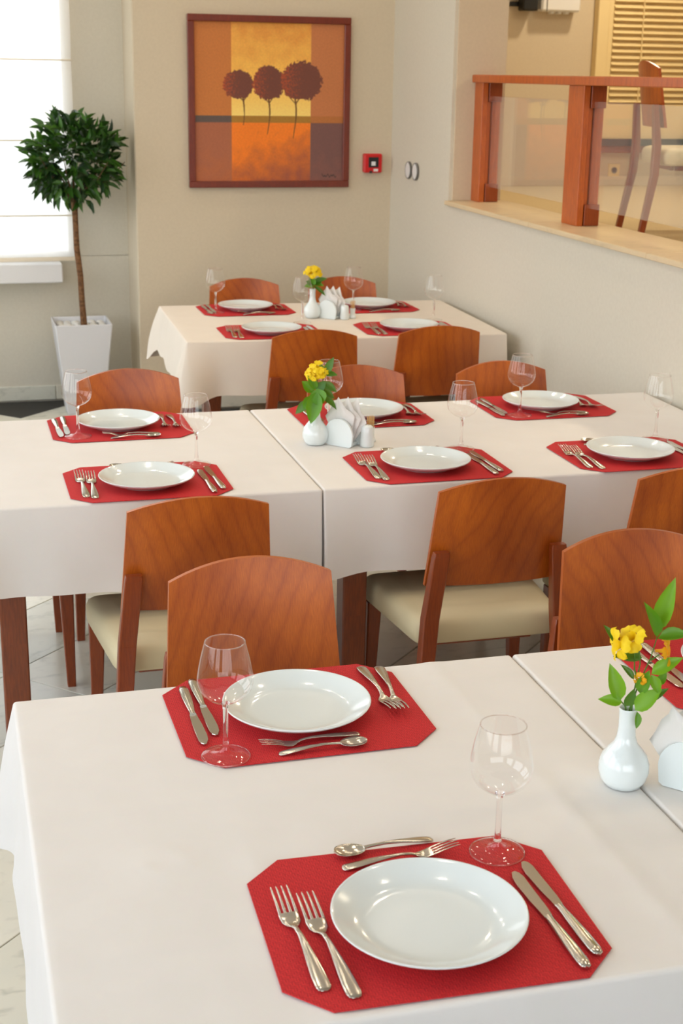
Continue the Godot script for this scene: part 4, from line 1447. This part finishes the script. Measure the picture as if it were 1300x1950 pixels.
# ------------------------------------------------------------------ the bay tree
func build_tree() -> void:
	var c := Vector3(0.735, 0, -8.03)
	var pot := thing("planter", "tall white square tapering planter under the window", "planter", c + Vector3(-0.022, 0, 0))
	var g := Geo.new()
	var sq := func(half: float, y: float) -> PackedVector3Array:
		var r := PackedVector3Array()
		var e := half * 0.04
		for q in [[-half, -half + e], [-half + e, -half], [half - e, -half], [half, -half + e], [half, half - e], [half - e, half], [-half + e, half], [-half, half - e]]:
			r.append(Vector3(q[0], y, q[1]))
		return r
	g.loft([sq.call(0.10, 0.0), sq.call(0.103, 0.01), sq.call(0.156, 0.50), sq.call(0.157, 0.508), sq.call(0.155, 0.512), sq.call(0.149, 0.512), sq.call(0.147, 0.508), sq.call(0.142, 0.46)], true, true, true, -1)
	obj("pot", g.outward().mesh(), M.pot, pot)
	# white pebbles
	g = Geo.new()
	g.lathe([[0.0, -0.6], [0.55, -0.5], [0.95, -0.15], [1.0, 0.1], [0.75, 0.45], [0.35, 0.6], [0.0, 0.63]], 9)
	var peb := g.outward().mesh()
	for i in 6:
		for k in 6:
			var o := obj("pebble", peb, M.pebble)
			var s := rng.randf_range(0.019, 0.027)
			var x := -0.112 + 0.0448 * i + rng.randf_range(-0.006, 0.006)
			var z := -0.112 + 0.0448 * k + rng.randf_range(-0.006, 0.006)
			if Vector2(x, z).length() < 0.03:
				x += 0.03
			o.transform = Transform3D(Basis.from_euler(Vector3(rng.randf_range(-0.3, 0.3), rng.randf() * TAU, rng.randf_range(-0.3, 0.3))).scaled(Vector3(s, s * 0.8, s)), c + Vector3(x - 0.022, 0.476 + rng.randf_range(0.0, 0.012), z))
			tag(o, "white pebble lying in the square planter", "pebble", "pebbles in the planter")
	# tree
	var t := thing("bay_tree", "ball-shaped bay tree with a thin bare trunk in the white planter", "tree", c + Vector3(-0.006, 0.46, 0))
	var path := [Vector3(0.0, 0.0, 0), Vector3(-0.008, 0.15, 0), Vector3(-0.012, 0.3, 0.005), Vector3(-0.026, 0.45, 0), Vector3(-0.028, 0.6, 0.004), Vector3(-0.030, 0.70, 0)]
	g = Geo.new()
	g.tube(path, [0.019, 0.017, 0.0165, 0.0165, 0.0155, 0.018], 10)
	obj("trunk", g.outward().mesh(), M.bark, t)
	var mid := Vector3(-0.025, 0.925, 0.0)
	var fork := Vector3(-0.030, 0.69, 0)
	for k in 9:
		var a := k * 2.399
		var d := Vector3(cos(a) * 0.8, 0.55 + 0.5 * fmod(k * 0.37, 1.0), sin(a) * 0.8).normalized()
		var gb := Geo.new()
		gb.tube([fork, fork + d * 0.07 + Vector3(0, 0.02, 0), fork + d * 0.24, fork + d * 0.34 + Vector3(0, 0.03, 0)], [0.010, 0.007, 0.0045, 0.002], 6)
		obj("branch", gb.mesh(), M.branch, t)
	var lm := leaf_mesh(0.15, 0.4, 4)
	var spots := []
	for k in 1000:
		# clumps of leaves on a lumpy ball
		var y := 1.0 - 2.0 * (k % 125 + 0.5) / 125.0
		var a := (k % 125) * 2.39996
		var dir := Vector3(cos(a) * sqrt(1 - y * y), y, sin(a) * sqrt(1 - y * y))
		dir = (dir + Vector3(rng.randf_range(-1, 1), rng.randf_range(-1, 1), rng.randf_range(-1, 1)) * 0.17).normalized()
		var r := rng.randf_range(0.55, 0.90)
		if k % 5 == 0:
			r = rng.randf_range(0.3, 0.6)
		if sin(dir.x * 9.0 + 1.0) * sin(dir.y * 8.0) * sin(dir.z * 7.0 + 2.0) > 0.15:
			continue
		var at := mid + Vector3(dir.x * 0.272, dir.y * 0.250, dir.z * 0.245) * r
		var out := (dir * 0.9 + Vector3(rng.randf_range(-1, 1), rng.randf_range(-0.6, 1), rng.randf_range(-1, 1)) * 0.75).normalized()
		var face_ := (dir * 0.5 + Vector3(rng.randf_range(-0.8, 0.8), 1.0, rng.randf_range(-0.8, 0.8))).normalized()
		if absf(face_.dot(out)) > 0.92:
			face_ = out.cross(Vector3(0.3, 0.2, 1)).normalized()
		var ln := rng.randf_range(0.062, 0.098)
		var x := out.cross(face_).normalized() * ln * 0.38
		spots.append([Transform3D(Basis(x, out * ln, x.cross(out).normalized() * ln), at), at.z * 1.2 + dir.length() * r * 0.2 + rng.randf() * 0.05])
	spots.sort_custom(func(p, q): return p[1] > q[1])
	for k in 300:
		obj("leaf", lm, M["bay_%d" % (rng.randi() % 4)], t).transform = spots[k][0]
	for tone in 4:
		var mm := MultiMesh.new()
		mm.transform_format = MultiMesh.TRANSFORM_3D
		mm.mesh = lm
		var mine := []
		for k in range(300 + tone, spots.size(), 4):
			mine.append(spots[k][0])
		mm.instance_count = mine.size()
		for k in mine.size():
			mm.set_instance_transform(k, mine[k])
		var mi := MultiMeshInstance3D.new()
		mi.name = "foliage"
		mi.multimesh = mm
		mi.material_override = M["bay_%d" % tone]
		mi.set_meta("kind", "stuff")
		t.add_child(mi, true)
